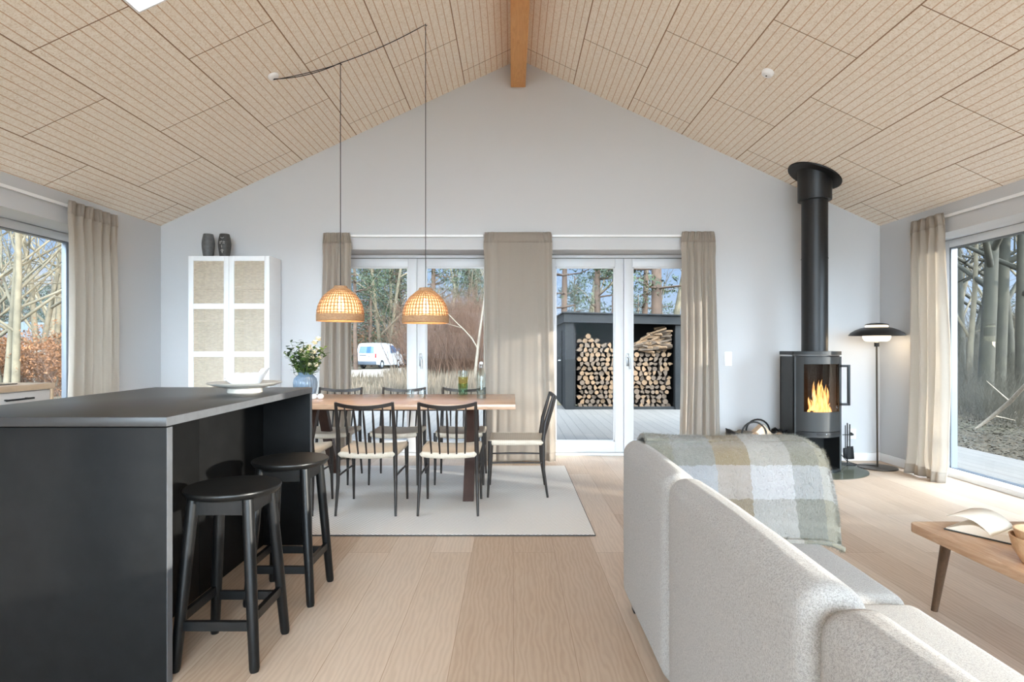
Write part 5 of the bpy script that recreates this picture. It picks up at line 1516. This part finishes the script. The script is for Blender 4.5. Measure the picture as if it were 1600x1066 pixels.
# left terrace door
plant('clump', 7, 597, 46, 1.35, .9, 'tall pale multi-stemmed tree rising behind the white van', GD)
plant('pine', 8, 556, 40, 1.05, 1.0, 'loose green pine at the left edge of the left-hand terrace door', GD)
plant('ever', 5, 573, 54, 1.35, 3.3, 'bushy dark evergreen behind and left of the white van', GD)
plant('ever', 9, 622, 55, 1.5, 1.3, 'bushy dark evergreen behind and right of the white van', GD)
plant('ever', 17, 578, 45, 1.15, 2.0, 'green bushy conifer close behind the van on its left', GD, 1)
plant('ever', 17, 626, 47, 1.25, 5.0, 'green bushy conifer close behind the van on its right', GD, 1)
plant('ever', 17, 735, 39, 1.0, 1.0, 'green bushy conifer among the brown bushes near the wide curtain', GD, 1)
plant('ever', 9, 600, 66, 1.5, 4.0, 'far evergreen straight behind the van, between the other two', GD)
plant('pine', 10, 676, 36, 1.25, 2.0, 'straight pine trunk beside the door handle in the left-hand door', GD)
plant('bare', 3, 700, 44, 1.05, 4.1, 'pale bare tree in the middle of the right leaf of the left-hand door', GD)
plant('bare', 4, 722, 40, 1.0, 5.0, 'slim bare tree next to the curtain in the left-hand door', GD)
plant('ever', 9, 742, 50, 1.2, 2.6, 'dark evergreen by the wide curtain in the left-hand door', GD)
plant('pine', 8, 748, 42, 1.1, 2.9, 'green pine partly behind the wide curtain in the left-hand door', GD)
plant('ever', 5, 690, 74, 1.2, .9, 'far evergreen low on the horizon behind the dry bushes', GD)
plant('birch', 11, 741, 25, (.45, .45, .55), 1.9, 'thin white birch stem leaning among the dry bushes near the table bottle', GD)
for i, (px, Y, s) in enumerate(((678, 33, 2.1), (694, 34, 2.2), (706, 31, 1.9), (720, 35, 2.3), (732, 30, 1.8), (668, 38, 2.2), (750, 37, 2.2), (672, 27, 1.5), (690, 30, 1.7), (708, 26, 1.5), (725, 29, 1.7), (742, 26, 1.4), (683, 36, 2.0), (715, 38, 2.1), (738, 36, 2.0), (700, 48, 2.4), (758, 33, 1.8), (660, 44, 2.0))):
    plant('bush', 12+(i % 2), px, Y, s, i*2.1, 'bare brown bush among the dry grass right of the van', 'brown bushes in the left-hand door')
for i, (px, Y, s) in enumerate(((552, 47, 1.7), (545, 52, 2.0), (566, 58, 2.2), (636, 60, 2.2))):
    plant('leafy', 6, px, Y, s, i*1.9, 'orange-brown bush behind the lane left of the van', 'orange bushes by the lane')
# right terrace door
plant('pine', 8, 881, 24, 1.0, .2, 'thin pine with layered green branches above the left end of the shed', GS)
plant('pine', 10, 933, 22, .95, 1.5, 'thin pine above the shed, just left of the door mullion', GS)
plant('pine', 14, 1027, 21, (1.5, 1.5, 1.15), .4, 'thick pine trunk rising behind the right half of the shed', GS)
plant('pine', 8, 1003, 29, 1.1, 4.4, 'green pine behind the shed, left of the thick trunk', GS)
plant('bare', 4, 1054, 24, .8, .6, 'small bare tree behind the right end of the shed', GS)
plant('bare', 3, 911, 27, .95, 2.2, 'bare tree with thin twigs between the two thin pines', GS)
plant('pine', 14, 960, 33, 1.2, 3.0, 'far pine hidden mostly behind the door mullion', GS)
plant('ever', 9, 900, 60, 1.2, 1.6, 'far evergreen above the shed roof, left half', GS)
plant('bare', 3, 1090, 30, 1.2, 1.1, 'bare tree behind the right-hand door curtain', GS)
# right window
plant('trunk', 15, 1537, 14.5, (.95, .95, 1.1), .3, 'thick mossy tree trunk in the middle of the right window', GR)
plant('trunk', 16, 1557, 17, (1.05, 1.05, 1.1), 1.9, 'mossy leaning trunk just right of the thickest one in the right window', GR)
plant('trunk', 15, 1584, 20, .95, 3.2, 'slim mossy trunk near the right edge of the right window', GR)
plant('trunk', 16, 1502, 22, .9, 4.4, 'slim trunk by the curtain side of the right window', GR)
plant('trunk', 15, 1520, 30, 1.0, 5.1, 'far thin trunk between the curtain and the thickest trunk', GR)
plant('trunk', 16, 1597, 15, .8, .8, 'trunk cut by the right edge of the picture in the right window', GR)
plant('bare', 3, 1512, 18, (.55,.55,.9), 3.4, 'slender bare tree just left of the thickest mossy trunk', GR)
plant('bare', 4, 1590, 26, .9, 1.4, 'bare twiggy tree behind the slim trunk at the right edge of the right window', GR)
plant('bare', 4, 1494, 28, .8, .4, 'far bare twiggy tree beside the right window jamb', GR)
plant('bare', 3, 1572, 34, 1.0, 2.8, 'far bare tree in the sky gap right of the leaning trunk', GR)
for i, (px, Y, s) in enumerate(((1508, 14, .5), (1534, 12.5, .42), (1566, 13, .5), (1592, 12, .45), (1580, 15, .6), (1520, 17, .7), (1500, 19, .9), (1515, 25, 1.3), (1546, 22, 1.2), (1570, 18, .9), (1590, 24, 1.4), (1530, 34, 1.8), (1560, 36, 2), (1600, 33, 1.8), (1495, 38, 2))):
    plant('bush', 22+(i % 2), px, Y, s, i*1.7, 'bare twiggy bush on the forest floor in the right window', 'bushes outside the right window')
br_ = G()
pts = [Vector((P(1522, 11.2), 11.2, GZ+.02)), Vector((P(1552, 11.0), 11.0, GZ+.32)), Vector((P(1578, 10.6), 10.6, GZ+.62)), Vector((P(1606, 10.1), 10.1, GZ+1.0))]
br_.tube(pts, [.022, .034, .036, .03], 8); br_.tube([pts[1], pts[1]+Vector((.5,.1,-.1))], [.016, .006], 6); br_.tube([pts[2], pts[2]+Vector((-.1,.4,.35))], [.016, .006], 6)
o = br_.build('fallen_branch', 'birch', None, 60); tag(o, 'pale fallen birch branch leaning over the forest floor in the right window', 'branch')
plant('pine', 14, 2900, 4.6, (1.2,1.2,1.5), 1.0, 'tall unseen pine added close to the deck to shade the right curtain', GR).location = (9.0, 2.85, GZ)  # unseen, added to keep sun off the wall behind the right curtain
plant('ever', 5, 2900, 4.6, (.85,.85,1.0), 1.0, 'unseen dark evergreen added beside the deck to block the sun', GR).location = (12.0, -1.45, GZ)  # unseen, added to keep sun off the middle curtain and rug
plant('ever', 5, 2900, 4.6, (.9,.9,1.1), 2.0, 'second unseen dark evergreen added beside the deck to block the sun', GR).location = (13.6, -1.55, GZ)  # unseen, added to close gaps in the sun block before it
plant('ever', 9, 2900, 4.6, (.95,.95,1.15), .4, 'third unseen dark evergreen added beside the deck to block sky light', GR).location = (11.6, 4.7, GZ)  # unseen, added to cut the sky glow entering the right window
plant('ever', 9, 2900, 4.6, (1.0,1.0,1.1), 2.4, 'fourth unseen dark evergreen added beside the deck to block sky light', GR).location = (12.0, 7.9, GZ)  # unseen, another tree added to dim the floor by the right window
for i, (px, Y, k) in enumerate(((1648, 17, 'trunk'), (1690, 13, 'bare'), (1720, 20, 'trunk'), (1765, 15, 'bare'), (1800, 22, 'trunk'), (1850, 17, 'bare'), (1900, 24, 'trunk'), (1640, 26, 'bare'))):
    plant(k, 15 if k == 'trunk' else 3, px, Y, .9+.05*(i % 3), i*1.1, 'forest tree beyond the right edge of the right window', 'trees past the right edge of the picture')
for i, (px, Y, k) in enumerate(((-60, 19, 'clump'), (-140, 24, 'bare'), (-230, 20, 'clump'), (-330, 26, 'bare'))):
    plant(k, 2 if k == 'clump' else 4, px, Y, .95, i*1.4, 'pale bare tree beyond the left edge of the left window', 'trees past the left edge of the picture')
for i in range(34):
    px = -350+70*i+20*sin(i*3.1); Y = 68+9*sin(i*2.3)
    plant('ever' , 9 if i % 2 else 5, px, Y, (1.5, 1.5, .85+.2*sin(i*1.7)), i*.9, 'far evergreen in the tree line along the horizon', 'far tree line')
# far neighbours
hs = thing('house', 'far pale house with a light roof between the trunks in the right window', 'house', (P(1520, 46), 46, GZ), -.5)
G().box(-2.2, 2.2, -2, 2, 0, 1.9).build('wall', 'housewall', hs); G().prism([(-2.6, 1.85), (2.6, 1.85), (2.6, 2.1), (0, 3.2), (-2.6, 2.1)], -2.3, 2.3).build('roof', 'houseroof', hs)
G().box(-.6, .5, -2.03, -1.98, .7, 1.6).build('window', 'carglass', hs)
hs = thing('house', 'far low house with a blue-grey roof at the left edge of the left window', 'house', (P(-2, 36), 36, GZ), .3)
G().box(-3, 3, -2, 2, 0, 1.9).build('wall', 'vanwhite', hs); G().prism([(-2.3, 1.85), (2.3, 1.85), (2.3, 2.0), (0, 3.1), (-2.3, 2.0)], -3.3, 3.3, 'X').build('roof', 'hutroof', hs)
sw_ = thing('swing_frame', 'white wooden frame standing among the orange bushes in the left window', 'frame', (P(62, 21), 21, GZ), .5)
for x in (-.16, .16): G().box(x-.035, x+.035, -.035, .035, 0, 1.45).build('post', 'whitepost', sw_)
G().box(-.26, .26, -.04, .04, 1.40, 1.47).build('crossbar', 'whitepost', sw_)

# dry grass and leaf litter
rnd = random.Random(9); g = G()
for i in range(15000):
    Y = 13.6+26*rnd.random()**1.3; px = rnd.uniform(520, 860); x = P(px, Y)
    y0r = 24+9*(x+40)/46
    if Y > y0r-.6 and x < 6 and px < 660: continue
    if px < 600 and Y > 20 and rnd.random() < .6: continue
    h = rnd.uniform(.25, .8)*(1.0 if px > 600 else .6); a = rnd.uniform(0, 6.3); w = .008+.0006*Y; l = rnd.uniform(-.22, .22)*h
    s = Vector((cos(a), sin(a), 0))*w; b = Vector((x, Y, GZ)); t_ = b+Vector((l, rnd.uniform(-.15,.15), h))
    g.add([b-s, b+s, b.lerp(t_, .6)+s*.7, t_], [(0,1,2,3)])
o = g.build('dry_grass', 'drygrass'); tag(o, 'tall dry straw-coloured grass beyond the deck', 'grass', kind='stuff')
g = G()
for i in range(36000):
    Y = rnd.uniform(4.5, 22); px = rnd.uniform(1400, 1640) if i < 22000 else rnd.uniform(1600, 2300); x = P(px, Y)
    if x < 5.7: continue
    b = Vector((x, Y, GZ+.02+rnd.uniform(0, .05))); a = rnd.uniform(0, 6.3); s = rnd.uniform(.014, .038)
    d1 = Vector((cos(a), sin(a), rnd.uniform(-.4, .5)))*s; d2 = Vector((-sin(a), cos(a), rnd.uniform(-.4, .5)))*s*.6
    g.add([b-d1, b-d2, b+d1, b+d2], [(0,1,2,3)])
o = g.build('leaf_litter', 'litter'); tag(o, 'brown fallen leaves and twigs on the forest floor', 'leaves', kind='stuff')

# ------------------------------------------------------------------ sky, sun, camera
SUN = Vector((-.85, .44, -.175)).normalized()
w = bpy.data.worlds.new('sky'); sc.world = w; w.use_nodes = True
t = NT(w); t.n.clear()
bg = t.new('ShaderNodeBackground'); ow = t.new('ShaderNodeOutputWorld'); t.l.new(bg.outputs[0], ow.inputs[0])
v = t.coord('Generated'); o = t.sep(v)
up = t.math('MAXIMUM', o[2], 0)
blue = t.ramp(up, [(0, S(214,226,244)), (.10, S(176,204,240)), (.30, S(140,180,232)), (1, S(96,140,214))])
cl = t.noise(t.mapping(v, (1,1,2.6), (3.2,1.4,.3)), 3.2, 6, .6, .3)
sky = t.mix(t.ramp(cl, [(.54, (0,0,0)), (.70, (.85,.85,.85))]), blue, S(240,240,244))
# bright sky glow added behind the camera, away from the sun, as fill
dt = t.new('ShaderNodeVectorMath', operation='DOT_PRODUCT'); t.put(dt.inputs[0], v); dt.inputs[1].default_value = Vector((.15, -.9, .5)).normalized()
glow = t.math('POWER', t.math('MAXIMUM', t.math('MULTIPLY_ADD', dt.outputs['Value'], .5), 0), SKY_POW)
glow.node.inputs[0].links[0].from_node.inputs[0].links[0].from_node.inputs[2].default_value = .5
full = t.mix(1, t.mix(1, sky, (SKY_BASE,)*3+(1,), 'MULTIPLY'), t.mix(glow, (0,0,0,1), SKY_GLOW), 'ADD')
t.put(bg.inputs[0], full); bg.inputs[1].default_value = SKY_STR
w.cycles.sampling_method = 'MANUAL'; w.cycles.sample_map_resolution = 512
L = bpy.data.lights.new('sun', 'SUN'); L.energy = SUN_E; L.color = (1,.94,.84); L.angle = .012
lo = bpy.data.objects.new('sun', L); COL.objects.link(lo); lo.rotation_euler = SUN.to_track_quat('-Z', 'Y').to_euler()

def portal(name, loc, rot, sx, sy):
    L = bpy.data.lights.new(name, 'AREA'); L.shape = 'RECTANGLE'; L.size = sx; L.size_y = sy; L.cycles.is_portal = True
    lo = bpy.data.objects.new(name, L); COL.objects.link(lo); lo.location = loc; lo.rotation_euler = rot
def wport(name, c, n, sx, sy):
    portal(name, c, Vector(n).to_track_quat('-Z', 'Z' if abs(n[2]) < .5 else 'Y').to_euler(), sx, sy)
zc = DH/2
wport('window_portal', (XL-WT, sum(W_L)/2, zc), (1,0,0), W_L[1]-W_L[0], DH)
wport('window_portal', (XR+WT, sum(W_R)/2, zc), (-1,0,0), W_R[1]-W_R[0], DH)
wport('window_portal', (XR+WT, sum(W_R2)/2, zc), (-1,0,0), W_R2[1]-W_R2[0], DH)
for d in (D1, D2): wport('door_portal', (sum(d)/2, YB+WT, zc), (0,-1,0), d[1]-d[0], DH)
wport('gable_portal', (0, YF-.13, 2.1), (0,1,0), 7.0, 4.2)
wport('skylight_portal', (sum(SKX)/2, sum(SKY)/2, ceil_z(sum(SKX)/2)+.3), (SLL, 0, -1), 1.1, 1.1)

cd_ = bpy.data.cameras.new('camera'); cam = bpy.data.objects.new('camera', cd_); COL.objects.link(cam)
cam.location = (0, 0, H); cam.rotation_euler = (PI/2, 0, 0); cd_.sensor_width = 36; cd_.lens = F/1600*36; cd_.shift_y = (CY-533)/1600; cd_.clip_end = 500; cd_.clip_start = .02
sc.camera = cam
vs_ = sc.view_settings; vs_.view_transform = 'Standard'; vs_.look = 'None'; vs_.gamma = 1; vs_.use_curve_mapping = False; vs_.exposure = EXPO
cy = sc.cycles; cy.max_bounces = 10; cy.diffuse_bounces = 6; cy.transparent_max_bounces = 24; cy.use_denoising = True; cy.sample_clamp_indirect = 6; cy.caustics_reflective = False; cy.caustics_refractive = False
